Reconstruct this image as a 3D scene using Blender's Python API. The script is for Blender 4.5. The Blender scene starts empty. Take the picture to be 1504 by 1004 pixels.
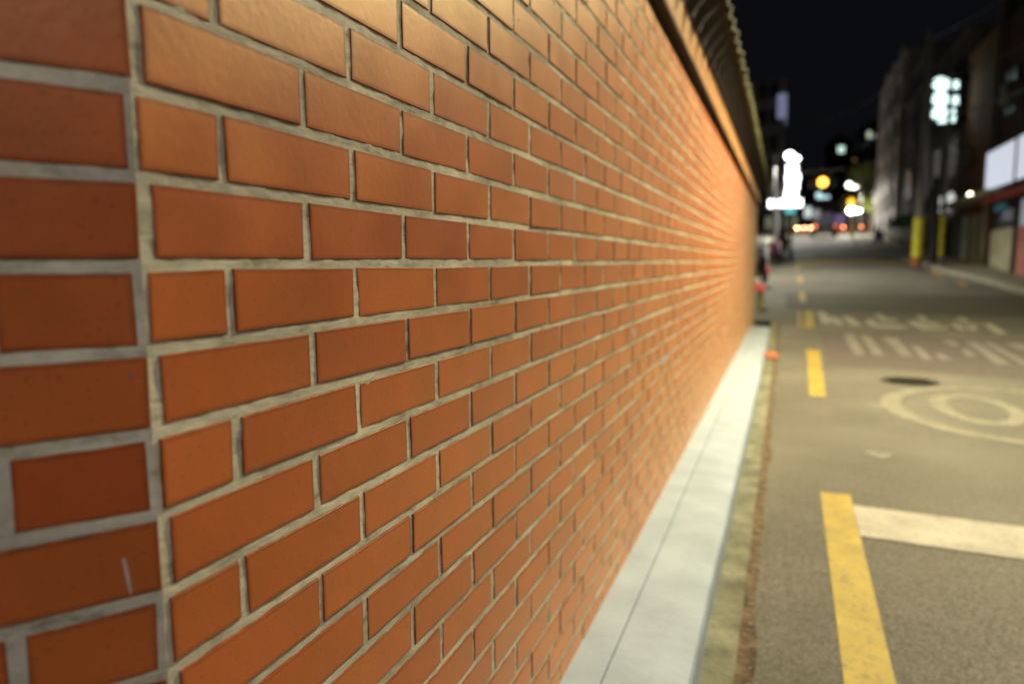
import bpy, bmesh, math, random
from math import radians as R_, sin, cos, pi
from mathutils import Vector, Matrix, noise
random.seed(7)
scene = bpy.context.scene
COL = scene.collection

# ------------------------------------------------------------------ camera
CAM = Vector((0.465, 0.0, 0.0))
YAW, PIT, ROL, F = 0.37052, -0.11197, -0.00566, 1031.4
_f = Vector((-sin(YAW)*cos(PIT), cos(YAW)*cos(PIT), sin(PIT)))
_r0 = Vector((cos(YAW), sin(YAW), 0)); _u0 = _r0.cross(_f)
_r = _r0*cos(ROL)+_u0*sin(ROL); _u = -_r0*sin(ROL)+_u0*cos(ROL)
cd = bpy.data.cameras.new("camera"); cam = bpy.data.objects.new("camera", cd); COL.objects.link(cam)
m = Matrix((_r, _u, -_f)).transposed().to_4x4(); m.translation = CAM
cam.matrix_world = m
cd.sensor_width = 36; cd.lens = F/1504*36; cd.clip_start = 0.02; cd.clip_end = 2000
cd.dof.use_dof = True; cd.dof.focus_distance = 0.88; cd.dof.aperture_fstop = 2.4; cd.dof.aperture_blades = 9
scene.camera = cam

# ------------------------------------------------------------------ night sky, exposure
w = bpy.data.worlds.new("World"); scene.world = w; w.use_nodes = True
nt = w.node_tree; bg = nt.nodes["Background"]
sky = nt.nodes.new("ShaderNodeTexSky"); sky.sky_type = 'NISHITA'; sky.sun_disc = False
sky.sun_elevation = R_(-4); sky.sun_rotation = R_(200)
mx = nt.nodes.new("ShaderNodeMix"); mx.data_type = 'RGBA'; mx.inputs[0].default_value = .9
nt.links.new(sky.outputs[0], mx.inputs[6]); mx.inputs[7].default_value = (.055, .058, .075, 1)
nt.links.new(mx.outputs[2], bg.inputs[0]); bg.inputs[1].default_value = 0.06
scene.view_settings.view_transform = 'Standard'; scene.view_settings.look = 'None'
scene.view_settings.exposure = .2; scene.view_settings.gamma = 1
scene.cycles.use_denoising = True

# ------------------------------------------------------------------ geometry of the place
PS = [-60, 0, 5, 9, 12, 14.5, 17, 20, 32, 70, 90, 400]; PZ = [-1.12, -1.10, -1.09, -1.05, -1.0, -.95, -.88, -.76, 0, 2.4, 3.3, 6]
def zr(s):
    if s <= PS[0]: return PZ[0]
    for a in range(len(PS)-1):
        if s <= PS[a+1]: return PZ[a]+(PZ[a+1]-PZ[a])*(s-PS[a])/(PS[a+1]-PS[a])
    return PZ[-1]
def ray(x, y): return _f+_r*((x-752)/F)-_u*((y-502)/F)
def gp(x, y, dz=0):
    d = ray(x, y); d = d/d.y; lo = 1.0
    s = 1.0
    while s < 150:
        P = CAM+d*s
        if P.z < zr(P.y)+dz:
            a, b = s-.05, s
            for _ in range(20):
                c = (a+b)/2; P = CAM+d*c
                if P.z < zr(P.y)+dz: b = c
                else: a = c
            return CAM+d*b
        s += .05
    return CAM+d*150
def atS(x, y, s): d = ray(x, y); return CAM+d*(s/d.y)
def atX(x, y, X): d = ray(x, y); return CAM+d*((X-CAM.x)/d.x)

# ------------------------------------------------------------------ materials
MATS = {}
def mat(name, col, rough=.7, spec=.4, metal=0, emit=None, estr=1, nscale=None, namt=.25, bump=0, bscale=60, col2=None, coord='Object'):
    if name in MATS: return MATS[name]
    M = bpy.data.materials.new(name); M.use_nodes = True; n = M.node_tree; b = n.nodes["Principled BSDF"]
    b.inputs["Base Color"].default_value = (*col, 1); b.inputs["Roughness"].default_value = rough
    b.inputs["Specular IOR Level"].default_value = spec; b.inputs["Metallic"].default_value = metal
    if emit: b.inputs["Emission Color"].default_value = (*emit, 1); b.inputs["Emission Strength"].default_value = estr
    tc = n.nodes.new("ShaderNodeTexCoord")
    if nscale:
        t = n.nodes.new("ShaderNodeTexNoise"); t.inputs["Scale"].default_value = nscale; t.inputs["Detail"].default_value = 7
        n.links.new(tc.outputs[coord], t.inputs["Vector"])
        cr = n.nodes.new("ShaderNodeValToRGB"); cr.color_ramp.elements[0].position = .32; cr.color_ramp.elements[1].position = .68
        c2 = col2 or tuple(c*(1-namt) for c in col); c1 = tuple(min(1, c*(1+namt*.6)) for c in col)
        cr.color_ramp.elements[0].color = (*c2, 1); cr.color_ramp.elements[1].color = (*c1, 1)
        n.links.new(t.outputs[0], cr.inputs[0]); n.links.new(cr.outputs[0], b.inputs["Base Color"])
    if bump:
        t2 = n.nodes.new("ShaderNodeTexNoise"); t2.inputs["Scale"].default_value = bscale; t2.inputs["Detail"].default_value = 8
        n.links.new(tc.outputs[coord], t2.inputs["Vector"])
        bp = n.nodes.new("ShaderNodeBump"); bp.inputs["Strength"].default_value = bump; bp.inputs["Distance"].default_value = .01
        n.links.new(t2.outputs[0], bp.inputs["Height"]); n.links.new(bp.outputs[0], b.inputs["Normal"])
    MATS[name] = M; return M

def brick_mat():
    M = bpy.data.materials.new("wall_brick"); M.use_nodes = True; n = M.node_tree; b = n.nodes["Principled BSDF"]; L = n.links.new
    at = n.nodes.new("ShaderNodeAttribute"); at.attribute_name = "tone"
    cr = n.nodes.new("ShaderNodeValToRGB"); e = cr.color_ramp.elements
    e[0].color = (.55, .082, .012, 1); e[1].color = (.68, .148, .026, 1)
    x = cr.color_ramp.elements.new(.5); x.color = (.62, .114, .017, 1)
    L(at.outputs["Fac"], cr.inputs[0])
    tc = n.nodes.new("ShaderNodeTexCoord")
    t = n.nodes.new("ShaderNodeTexNoise"); t.inputs["Scale"].default_value = 9; t.inputs["Detail"].default_value = 5
    L(tc.outputs["Object"], t.inputs["Vector"])
    mr = n.nodes.new("ShaderNodeMapRange"); mr.inputs[1].default_value = .3; mr.inputs[2].default_value = .7; mr.inputs[3].default_value = .82; mr.inputs[4].default_value = 1.10
    L(t.outputs[0], mr.inputs[0])
    ml = n.nodes.new("ShaderNodeMix"); ml.data_type = 'RGBA'; ml.blend_type = 'MULTIPLY'; ml.inputs[0].default_value = 1
    L(cr.outputs[0], ml.inputs[6]); L(mr.outputs[0], ml.inputs[7])
    # small dark specks fired into the clay
    t3 = n.nodes.new("ShaderNodeTexNoise"); t3.inputs["Scale"].default_value = 260; t3.inputs["Detail"].default_value = 3
    L(tc.outputs["Object"], t3.inputs["Vector"])
    m3 = n.nodes.new("ShaderNodeMapRange"); m3.inputs[1].default_value = .62; m3.inputs[2].default_value = .70; m3.inputs[3].default_value = 0; m3.inputs[4].default_value = .55
    L(t3.outputs[0], m3.inputs[0])
    m4 = n.nodes.new("ShaderNodeMix"); m4.data_type = 'RGBA'; m4.inputs[7].default_value = (.12, .04, .02, 1)
    L(m3.outputs[0], m4.inputs[0]); L(ml.outputs[2], m4.inputs[6])
    # darker rim, broken up by noise: attribute 'rim' is 1 at the arris of each brick
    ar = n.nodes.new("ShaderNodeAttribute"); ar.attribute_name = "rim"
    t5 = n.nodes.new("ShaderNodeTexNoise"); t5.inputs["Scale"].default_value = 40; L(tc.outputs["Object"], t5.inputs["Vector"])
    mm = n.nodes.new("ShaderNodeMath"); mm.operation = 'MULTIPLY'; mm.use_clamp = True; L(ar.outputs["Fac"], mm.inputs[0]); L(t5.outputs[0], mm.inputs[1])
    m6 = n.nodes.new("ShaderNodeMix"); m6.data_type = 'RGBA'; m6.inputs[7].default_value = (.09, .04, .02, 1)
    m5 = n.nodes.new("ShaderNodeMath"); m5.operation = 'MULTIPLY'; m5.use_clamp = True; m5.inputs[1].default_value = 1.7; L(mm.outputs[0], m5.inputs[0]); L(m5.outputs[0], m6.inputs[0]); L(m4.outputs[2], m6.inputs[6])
    # mortar smeared over the arris here and there, and thin salt bloom on a few faces
    t7 = n.nodes.new("ShaderNodeTexNoise"); t7.inputs["Scale"].default_value = 17; t7.inputs["Detail"].default_value = 6; L(tc.outputs["Object"], t7.inputs["Vector"])
    r7 = n.nodes.new("ShaderNodeMapRange"); r7.inputs[1].default_value = .50; r7.inputs[2].default_value = .62; r7.inputs[3].default_value = 0; r7.inputs[4].default_value = .3; L(t7.outputs[0], r7.inputs[0])
    m7 = n.nodes.new("ShaderNodeMath"); m7.operation = 'MULTIPLY'; L(r7.outputs[0], m7.inputs[0]); L(ar.outputs["Fac"], m7.inputs[1])
    t8 = n.nodes.new("ShaderNodeTexNoise"); t8.inputs["Scale"].default_value = 3.1; t8.inputs["Detail"].default_value = 10; t8.inputs["Roughness"].default_value = .72; L(tc.outputs["Object"], t8.inputs["Vector"])
    r8 = n.nodes.new("ShaderNodeMapRange"); r8.inputs[1].default_value = .56; r8.inputs[2].default_value = .76; r8.inputs[3].default_value = 0; r8.inputs[4].default_value = .28; L(t8.outputs[0], r8.inputs[0])
    a8 = n.nodes.new("ShaderNodeMath"); a8.operation = 'MAXIMUM'; L(m7.outputs[0], a8.inputs[0]); L(r8.outputs[0], a8.inputs[1])
    m9 = n.nodes.new("ShaderNodeMix"); m9.data_type = 'RGBA'; m9.inputs[7].default_value = (.50, .30, .20, 1)
    L(a8.outputs[0], m9.inputs[0]); L(m6.outputs[2], m9.inputs[6]); L(m9.outputs[2], b.inputs["Base Color"])
    r = n.nodes.new("ShaderNodeMapRange"); r.inputs[1].default_value = .3; r.inputs[2].default_value = .7; r.inputs[3].default_value = .36; r.inputs[4].default_value = .48
    L(t.outputs[0], r.inputs[0]); L(r.outputs[0], b.inputs["Roughness"]); b.inputs["IOR"].default_value = 1.7; b.inputs["Sheen Weight"].default_value = .22; b.inputs["Sheen Roughness"].default_value = .35; b.inputs["Sheen Tint"].default_value = (1, .86, .5, 1); sp = n.nodes.new("ShaderNodeMapRange"); sp.inputs[1].default_value = .05; sp.inputs[2].default_value = .6; sp.inputs[3].default_value = 1; sp.inputs[4].default_value = 0; L(ar.outputs["Fac"], sp.inputs[0]); L(sp.outputs[0], b.inputs["Specular IOR Level"]); cw = n.nodes.new("ShaderNodeMath"); cw.operation = "MULTIPLY"; cw.inputs[1].default_value = .6; L(sp.outputs[0], cw.inputs[0]); L(cw.outputs[0], b.inputs["Coat Weight"]); b.inputs["Specular Tint"].default_value = (1, .84, .48, 1); b.inputs["Coat Tint"].default_value = (1, .86, .55, 1); b.inputs["Coat Weight"].default_value = .6; b.inputs["Coat Roughness"].default_value = .5
    t2 = n.nodes.new("ShaderNodeTexNoise"); t2.inputs["Scale"].default_value = 90; t2.inputs["Detail"].default_value = 8
    L(tc.outputs["Object"], t2.inputs["Vector"])
    bp = n.nodes.new("ShaderNodeBump"); bp.inputs["Strength"].default_value = .10; bp.inputs["Distance"].default_value = .004
    L(t2.outputs[0], bp.inputs["Height"]); L(bp.outputs[0], b.inputs["Normal"])
    return M
def mortar_mat():
    M = bpy.data.materials.new("mortar"); M.use_nodes = True; n = M.node_tree; b = n.nodes["Principled BSDF"]; L = n.links.new
    tc = n.nodes.new("ShaderNodeTexCoord")
    mp = n.nodes.new("ShaderNodeMapping"); mp.inputs["Scale"].default_value = (1, .35, 1.3); L(tc.outputs["Object"], mp.inputs[0])
    t = n.nodes.new("ShaderNodeTexNoise"); t.inputs["Scale"].default_value = 45; t.inputs["Detail"].default_value = 9; t.inputs["Roughness"].default_value = .7
    L(mp.outputs[0], t.inputs["Vector"])
    cr = n.nodes.new("ShaderNodeValToRGB"); e = cr.color_ramp.elements
    e[0].position = .3; e[0].color = (.36, .33, .23, 1); e[1].position = .62; e[1].color = (.93, .87, .66, 1)
    x = e.new(.46); x.color = (.78, .72, .53, 1)
    L(t.outputs[0], cr.inputs[0])
    t2 = n.nodes.new("ShaderNodeTexNoise"); t2.inputs["Scale"].default_value = 5; L(tc.outputs["Object"], t2.inputs["Vector"])
    mr = n.nodes.new("ShaderNodeMapRange"); mr.inputs[1].default_value = .35; mr.inputs[2].default_value = .65; mr.inputs[3].default_value = .68; mr.inputs[4].default_value = 1.08
    L(t2.outputs[0], mr.inputs[0])
    ml = n.nodes.new("ShaderNodeMix"); ml.data_type = 'RGBA'; ml.blend_type = 'MULTIPLY'; ml.inputs[0].default_value = 1
    L(cr.outputs[0], ml.inputs[6]); L(mr.outputs[0], ml.inputs[7]); L(ml.outputs[2], b.inputs["Base Color"])
    b.inputs["Roughness"].default_value = .95; b.inputs["Specular IOR Level"].default_value = .15
    bp = n.nodes.new("ShaderNodeBump"); bp.inputs["Strength"].default_value = .8; bp.inputs["Distance"].default_value = .004
    L(t.outputs[0], bp.inputs["Height"]); L(bp.outputs[0], b.inputs["Normal"])
    return M
def asphalt_mat():
    M = bpy.data.materials.new("asphalt"); M.use_nodes = True; n = M.node_tree; b = n.nodes["Principled BSDF"]; L = n.links.new
    tc = n.nodes.new("ShaderNodeTexCoord")
    v = n.nodes.new("ShaderNodeTexNoise"); v.inputs["Scale"].default_value = 110; v.inputs["Detail"].default_value = 4; v.inputs["Roughness"].default_value = .75
    L(tc.outputs["Object"], v.inputs["Vector"])
    cr = n.nodes.new("ShaderNodeValToRGB"); e = cr.color_ramp.elements
    e[0].position = .36; e[0].color = (.066, .061, .052, 1); e[1].position = .66; e[1].color = (.265, .247, .21, 1)
    L(v.outputs[0], cr.inputs[0])
    t = n.nodes.new("ShaderNodeTexNoise"); t.inputs["Scale"].default_value = .9; t.inputs["Detail"].default_value = 8
    L(tc.outputs["Object"], t.inputs["Vector"])
    mr = n.nodes.new("ShaderNodeMapRange"); mr.inputs[1].default_value = .3; mr.inputs[2].default_value = .7; mr.inputs[3].default_value = .72; mr.inputs[4].default_value = 1.2
    L(t.outputs[0], mr.inputs[0])
    ml = n.nodes.new("ShaderNodeMix"); ml.data_type = 'RGBA'; ml.blend_type = 'MULTIPLY'; ml.inputs[0].default_value = 1
    L(cr.outputs[0], ml.inputs[6]); L(mr.outputs[0], ml.inputs[7]); L(ml.outputs[2], b.inputs["Base Color"])
    b.inputs["Roughness"].default_value = .75; b.inputs["Specular IOR Level"].default_value = .3
    bp = n.nodes.new("ShaderNodeBump"); bp.inputs["Strength"].default_value = .6; bp.inputs["Distance"].default_value = .006
    L(v.outputs[0], bp.inputs["Height"]); L(bp.outputs[0], b.inputs["Normal"])
    return M
def worn_paint(name, col, wear=.5, under=(.12, .105, .085), alpha_pos=.40):
    M = bpy.data.materials.new(name); M.use_nodes = True; n = M.node_tree; b = n.nodes["Principled BSDF"]; L = n.links.new
    tc = n.nodes.new("ShaderNodeTexCoord")
    t = n.nodes.new("ShaderNodeTexNoise"); t.inputs["Scale"].default_value = 38; t.inputs["Detail"].default_value = 9; t.inputs["Roughness"].default_value = .7
    L(tc.outputs["Object"], t.inputs["Vector"])
    cr = n.nodes.new("ShaderNodeMapRange"); cr.inputs[1].default_value = alpha_pos-.08; cr.inputs[2].default_value = alpha_pos+.06; cr.inputs[3].default_value = 1; cr.inputs[4].default_value = 0
    L(t.outputs[0], cr.inputs[0])
    mu = n.nodes.new("ShaderNodeMath"); mu.operation = 'MULTIPLY'; mu.inputs[1].default_value = wear; L(cr.outputs[0], mu.inputs[0])
    t2 = n.nodes.new("ShaderNodeTexNoise"); t2.inputs["Scale"].default_value = 6; L(tc.outputs["Object"], t2.inputs["Vector"])
    mr = n.nodes.new("ShaderNodeMapRange"); mr.inputs[1].default_value = .3; mr.inputs[2].default_value = .7; mr.inputs[3].default_value = .8; mr.inputs[4].default_value = 1.1; L(t2.outputs[0], mr.inputs[0])
    ml = n.nodes.new("ShaderNodeMix"); ml.data_type = 'RGBA'; ml.blend_type = 'MULTIPLY'; ml.inputs[0].default_value = 1; ml.inputs[6].default_value = (*col, 1)
    L(mr.outputs[0], ml.inputs[7])
    mx = n.nodes.new("ShaderNodeMix"); mx.data_type = 'RGBA'; mx.inputs[7].default_value = (*under, 1)
    L(mu.outputs[0], mx.inputs[0]); L(ml.outputs[2], mx.inputs[6]); L(mx.outputs[2], b.inputs["Base Color"])
    b.inputs["Roughness"].default_value = .7
    bp = n.nodes.new("ShaderNodeBump"); bp.inputs["Strength"].default_value = .3; bp.inputs["Distance"].default_value = .003
    L(t.outputs[0], bp.inputs["Height"]); L(bp.outputs[0], b.inputs["Normal"])
    return M
def glow(name, col, s): return mat(name, (.02, .02, .02), .5, emit=col, estr=s)

# ------------------------------------------------------------------ builders
def link(name, verts, faces, M, parent=None, smooth=False):
    me = bpy.data.meshes.new(name); me.from_pydata([tuple(v) for v in verts], [], faces); me.update()
    o = bpy.data.objects.new(name, me); COL.objects.link(o)
    for x in (M if isinstance(M, (list, tuple)) else [M]): me.materials.append(x)
    if smooth: me.polygons.foreach_set("use_smooth", [True]*len(me.polygons))
    if parent is not None:
        o.parent = parent; o.matrix_parent_inverse = parent.matrix_basis.inverted()
    return o
class MB:
    def __init__(s): s.v = []; s.f = []; s.mi = []
    def add(s, vs, fs, mi=0):
        k = len(s.v); s.v += [Vector(v) for v in vs]; s.f += [tuple(i+k for i in f) for f in fs]; s.mi += [mi]*len(fs)
    def box(s, x0, x1, y0, y1, z0, z1, b=0, mi=0):
        if b <= 0:
            s.add([(x0,y0,z0),(x1,y0,z0),(x1,y1,z0),(x0,y1,z0),(x0,y0,z1),(x1,y0,z1),(x1,y1,z1),(x0,y1,z1)],
                  [(0,3,2,1),(4,5,6,7),(0,1,5,4),(1,2,6,5),(2,3,7,6),(3,0,4,7)], mi); return
        bm = bmesh.new(); bmesh.ops.create_cube(bm, size=1)
        for v in bm.verts: v.co = Vector(((x0+x1)/2+v.co.x*(x1-x0), (y0+y1)/2+v.co.y*(y1-y0), (z0+z1)/2+v.co.z*(z1-z0)))
        bmesh.ops.bevel(bm, geom=list(bm.edges), offset=b, segments=2, affect='EDGES')
        bm.verts.index_update(); s.add([v.co for v in bm.verts], [tuple(v.index for v in f.verts) for f in bm.faces], mi); bm.free()
    def tube(s, pts, rads, n=12, cap=True, mi=0):
        pts = [Vector(p) for p in pts]; k = len(s.v)
        if not isinstance(rads, (list, tuple)): rads = [rads]*len(pts)
        for i, p in enumerate(pts):
            d = (pts[min(i+1, len(pts)-1)]-pts[max(i-1, 0)]).normalized()
            a = Vector((0, 0, 1)) if abs(d.z) < .9 else Vector((1, 0, 0))
            u = d.cross(a).normalized(); w_ = d.cross(u)
            for j in range(n):
                t = 2*pi*j/n; s.v.append(p+(u*cos(t)+w_*sin(t))*rads[i])
        for i in range(len(pts)-1):
            for j in range(n):
                s.f.append((k+i*n+j, k+i*n+(j+1) % n, k+(i+1)*n+(j+1) % n, k+(i+1)*n+j)); s.mi.append(mi)
        if cap:
            s.f.append(tuple(k+j for j in range(n))[::-1]); s.f.append(tuple(k+(len(pts)-1)*n+j for j in range(n))); s.mi += [mi, mi]
    def ball(s, c, r, n=12, m=8, mi=0, sq=(1, 1, 1)):
        k = len(s.v); c = Vector(c)
        for i in range(m+1):
            a = pi*i/m
            for j in range(n):
                t = 2*pi*j/n; s.v.append(c+Vector((r*sq[0]*sin(a)*cos(t), r*sq[1]*sin(a)*sin(t), r*sq[2]*cos(a))))
        for i in range(m):
            for j in range(n): s.f.append((k+i*n+j, k+(i+1)*n+j, k+(i+1)*n+(j+1) % n, k+i*n+(j+1) % n)); s.mi.append(mi)
    def build(s, name, M, parent=None, smooth=False):
        o = link(name, s.v, s.f, M, parent, smooth)
        if isinstance(M, (list, tuple)): o.data.polygons.foreach_set("material_index", s.mi)
        if smooth: o.data.set_sharp_from_angle(angle=R_(40))
        return o
def thing(name, label, cat, loc=(0, 0, 0), group=None):
    o = bpy.data.objects.new(name, None); COL.objects.link(o); o.location = loc; o.empty_display_size = .2
    return tag(o, label, cat, group)
def tag(o, label, cat, group=None):
    o['label'] = label; o['category'] = cat
    if group: o['group'] = group
    return o
def struct(o): o['kind'] = 'structure'; return o
def lamp(name, kind, loc, col, watt, parent=None, size=.1, target=None, angle=150, blend=.5):
    l = bpy.data.lights.new(name, kind); l.color = col; l.energy = watt; l.shadow_soft_size = size
    if kind == 'SPOT': l.spot_size = R_(angle); l.spot_blend = blend
    o = bpy.data.objects.new(name, l); COL.objects.link(o); o.location = loc
    if target is not None: o.rotation_euler = (Vector(target)-Vector(loc)).to_track_quat('-Z', 'Y').to_euler()
    if parent is not None: o.parent = parent; o.matrix_parent_inverse = parent.matrix_basis.inverted()
    return o

M_BR = brick_mat(); M_MO = mortar_mat(); M_AS = asphalt_mat()
M_CURB = mat("white_kerb_paint", (.38, .45, .55), .7, nscale=5, namt=.16, bump=.25, bscale=30)
M_GUT = mat("gutter_concrete", (.215, .21, .145), .85, nscale=9, namt=.5, bump=.8, bscale=50)
M_RUST = mat("rusty_dirt", (.155, .11, .07), .95, nscale=25, namt=.6, bump=1, bscale=80)
M_YEL = worn_paint("yellow_road_paint", (.43, .315, .05), .85, alpha_pos=.41)
M_YEL2 = worn_paint("dull_yellow_paint", (.42, .30, .10), .7, alpha_pos=.46)
M_WHI = worn_paint("white_road_paint", (.44, .405, .355), .75, alpha_pos=.40)
M_FADE = worn_paint("faded_white_paint", (.27, .255, .20), .85, alpha_pos=.48)
M_FADE2 = worn_paint("half_worn_white_paint", (.27, .245, .23), .85, alpha_pos=.46)
M_GREY = mat("galvanised_steel", (.25, .25, .25), .45, metal=.6, nscale=6)
M_DARK = mat("dark_metal", (.03, .03, .032), .5, nscale=8)
M_CONC = mat("pole_concrete", (.20, .19, .17), .85, nscale=5, bump=.3)
M_YWR = mat("yellow_wrap", (.64, .58, .05), .55, nscale=7, namt=.3)
M_PAVE = mat("pavement", (.24, .22, .17), .85, nscale=3, namt=.3, bump=.4, bscale=30)
M_GLASS = mat("dark_glass", (.02, .024, .03), .3, spec=.3)

# ------------------------------------------------------------------ ground, road, pavement
def strip(name, xa, xb, s0, s1, dz, M, step=.5, nx=1):
    """sheet that follows the road's climb; xa, xb are functions of s"""
    n = max(1, int((s1-s0)/step)); v = []; f = []
    for i in range(n+1):
        s = s0+(s1-s0)*i/n
        for j in range(nx+1):
            a, b = xa(s), xb(s); v.append((a+(b-a)*j/nx, s, zr(s)+dz))
    for i in range(n):
        for j in range(nx):
            k = i*(nx+1)+j; f.append((k, k+1, k+nx+2, k+nx+1))
    return link(name, v, f, M)
KS = [-60, 19.4, 22.9, 25.5, 30.7, 36, 46, 58, 66]; KX = [5.7, 5.6, 5.45, 5.08, 4.9, 4.65, 4.65, 4.8, 6.5]
def kx(s):
    if s <= KS[0]: return KX[0]
    for a in range(len(KS)-1):
        if s <= KS[a+1]: return KX[a]+(KX[a+1]-KX[a])*(s-KS[a])/(KS[a+1]-KS[a])
    return KX[-1]
M_EARTH = mat("dark_earth", (.06, .055, .045), .95, nscale=2, bump=.5)
struct(strip("ground", lambda s: -300, lambda s: 300, -60, 400, -.30, M_EARTH, step=4))
struct(strip("road", lambda s: .40, lambda s: kx(s)-.001, -30, 12.4, 0, M_AS, step=.5, nx=4))
struct(strip("road", lambda s: -14, lambda s: kx(s)-.001, 12.4, 66, 0, M_AS, step=.5, nx=4))
struct(strip("road", lambda s: -60, lambda s: 60, 66, 77.4, 0, M_AS, step=.5, nx=4))
# kerb and pavement on the right
mb = MB(); s = -30.0
ss = []
while s <= 62: ss.append(s); s += .5
k = 0
for i, s in enumerate(ss):
    x = kx(s); z = zr(s)
    mb.v += [Vector(p) for p in [(x, s, z-.1), (x, s, z+.10), (x+.02, s, z+.12), (x+.16, s, z+.12), (x+.16, s, z+.0)]]
    if i:
        for j in range(4): a = (i-1)*5+j; mb.f.append((a, a+1, a+6, a+5)); mb.mi.append(0)
M_KERB = mat("kerb_stone", (.36, .34, .28), .8, nscale=6, bump=.3)
struct(mb.build("kerb", M_KERB))
struct(strip("pavement", lambda s: kx(s)+.16, lambda s: 40, -30, 62, .118, M_PAVE, nx=2))
struct(strip("pavement", lambda s: -30, lambda s: 0.15, 40, 62, .06, M_PAVE, nx=2))
# gutter channel and dirt seam along the painted footing
def edge_noise(a, f, seed): return lambda s: a+.012*noise.noise(Vector((s*f, seed, 0)))
struct(strip("gutter", lambda s: .27, lambda s: .375+.008*noise.noise(Vector((s*3, 1, 0))), -1, 12.4, .004, M_GUT, step=.05))
struct(strip("gutter_seam", lambda s: .374+.008*noise.noise(Vector((s*3, 1, 0))), lambda s: .415+.022*noise.noise(Vector((s*2.3, 5, 0))), -1, 12.4, .0035, M_RUST, step=.05))
# long painted concrete footing with a bull-nosed outer edge
v = []; f = []; st = []; s = 0.2
while s <= 11.55: st.append(s); s += .15
for i, s in enumerate(st):
    w_ = .285+.004*noise.noise(Vector((s*2, 0, 3))); e = .003*noise.noise(Vector((s*1.5, 7, 0))); zt = -1.0+e
    zb = zr(s)-.05
    prof = [(-.05, zt+.010), (.088, zt+.009), (.0885, zt-.003), (.0905, zt-.003), (.0915, zt+.007), (.20, zt+.004), (w_-.02, zt-.004), (w_-.006, zt-.010), (w_, zt-.024), (w_+.006, zb)]
    if zb > zt-.03: prof[-1] = (w_+.006, zt-.06)
    v += [(a, s, z) for a, z in prof]
n9 = 10
for i in range(len(st)-1):
    for j in range(n9-1): a = i*n9+j; f.append((a, a+1, a+n9+1, a+n9))
f.append(tuple(range(n9))); f.append(tuple((len(st)-1)*n9+j for j in range(n9))[::-1])
struct(link("painted_kerb", v, f, M_CURB, smooth=False))

# ------------------------------------------------------------------ brick wall
H = .067; S0 = .412; AL = R_(34); CS = .405; MO = .0052
LD = Vector((-sin(AL), -cos(AL), 0)); LN = Vector((cos(AL), -sin(AL), 0)); CP = Vector((0, CS, 0))
WEND = 12.3
wall = thing("brick_wall", "long red brick wall with pale mortar joints and tiled coping, running beside the white painted kerb", "wall", (0, S0, -1.1))
V = []; FC = []; TONE = []; RIM = []
def add_brick(orig, du, dn, length, z0, rnd):
    """orig: bottom start point on the face; du: unit along the face; dn: outward normal"""
    h = H-2*MO; up = Vector((0, 0, 1)); k = len(V); tn = rnd.random(); off = rnd.uniform(-.0008, .0008); c = .0013
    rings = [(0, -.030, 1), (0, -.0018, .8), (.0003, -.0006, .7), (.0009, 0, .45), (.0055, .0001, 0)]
    tilt = rnd.uniform(-.0008, .0008); sk = [rnd.uniform(-.0011, .0011) for _ in range(4)]
    for ins, dep, rim in rings:
        for q, (a, b) in enumerate([(ins, ins), (length-ins, ins), (length-ins, h-ins), (ins, h-ins)]):
            P = orig+du*(a+sk[q])+up*(MO+b+sk[(q+1) % 4])+dn*(dep+off+tilt*(a/length-.5))
            V.append(P); TONE.append(tn); RIM.append(rim)
    for r in range(4):
        for q in range(4):
            a = k+r*4+q; b = k+r*4+(q+1) % 4; FC.append((a, b, b+4, a+4))
    FC.append((k+16, k+17, k+18, k+19))
rnd = random.Random(11)
def wav(s, k): return .0016*noise.noise(Vector((s*.9, k*.7, 0)))+.0009*noise.noise(Vector((s*4, k*1.7, 2)))
for r in range(-17, 13):
    z = r*H; odd = r % 2 != 0
    js = [S0]
    s = S0+(.0854 if odd else .2)
    while s < WEND-.05: js.append(s); s += .2
    js.append(WEND)
    for a, b in zip(js[:-1], js[1:]):
        j1, j2 = rnd.uniform(-.0015, .0015), rnd.uniform(-.0015, .0015)
        st_ = a+MO+j1+((-.005 if odd else .002) if a == S0 else 0)
        add_brick(Vector((0, st_, z+wav(a, r))), Vector((0, 1, 0)), Vector((1, 0, 0)), b-MO+j2-st_, z, rnd)
    js = [0, .0975 if odd else .2]
    while js[-1] < 1.6: js.append(js[-1]+.2)
    for a, b in zip(js[:-1], js[1:]):
        e = .0 if (a == 0 and odd) else 0; g_ = (-.006 if (a == 0 and not odd) else 0)
        add_brick(CP+LD*(b-MO)+Vector((0, 0, z+wav(-b, r))), -LD, LN, b-a-2*MO-g_+rnd.uniform(-.001, .001), z, rnd)
bw = link("bricks", V, FC, M_BR, wall)
for nm, dat in (("tone", TONE), ("rim", RIM)):
    at = bw.data.attributes.new(nm, 'FLOAT', 'POINT'); at.data.foreach_set("value", dat)
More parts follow.
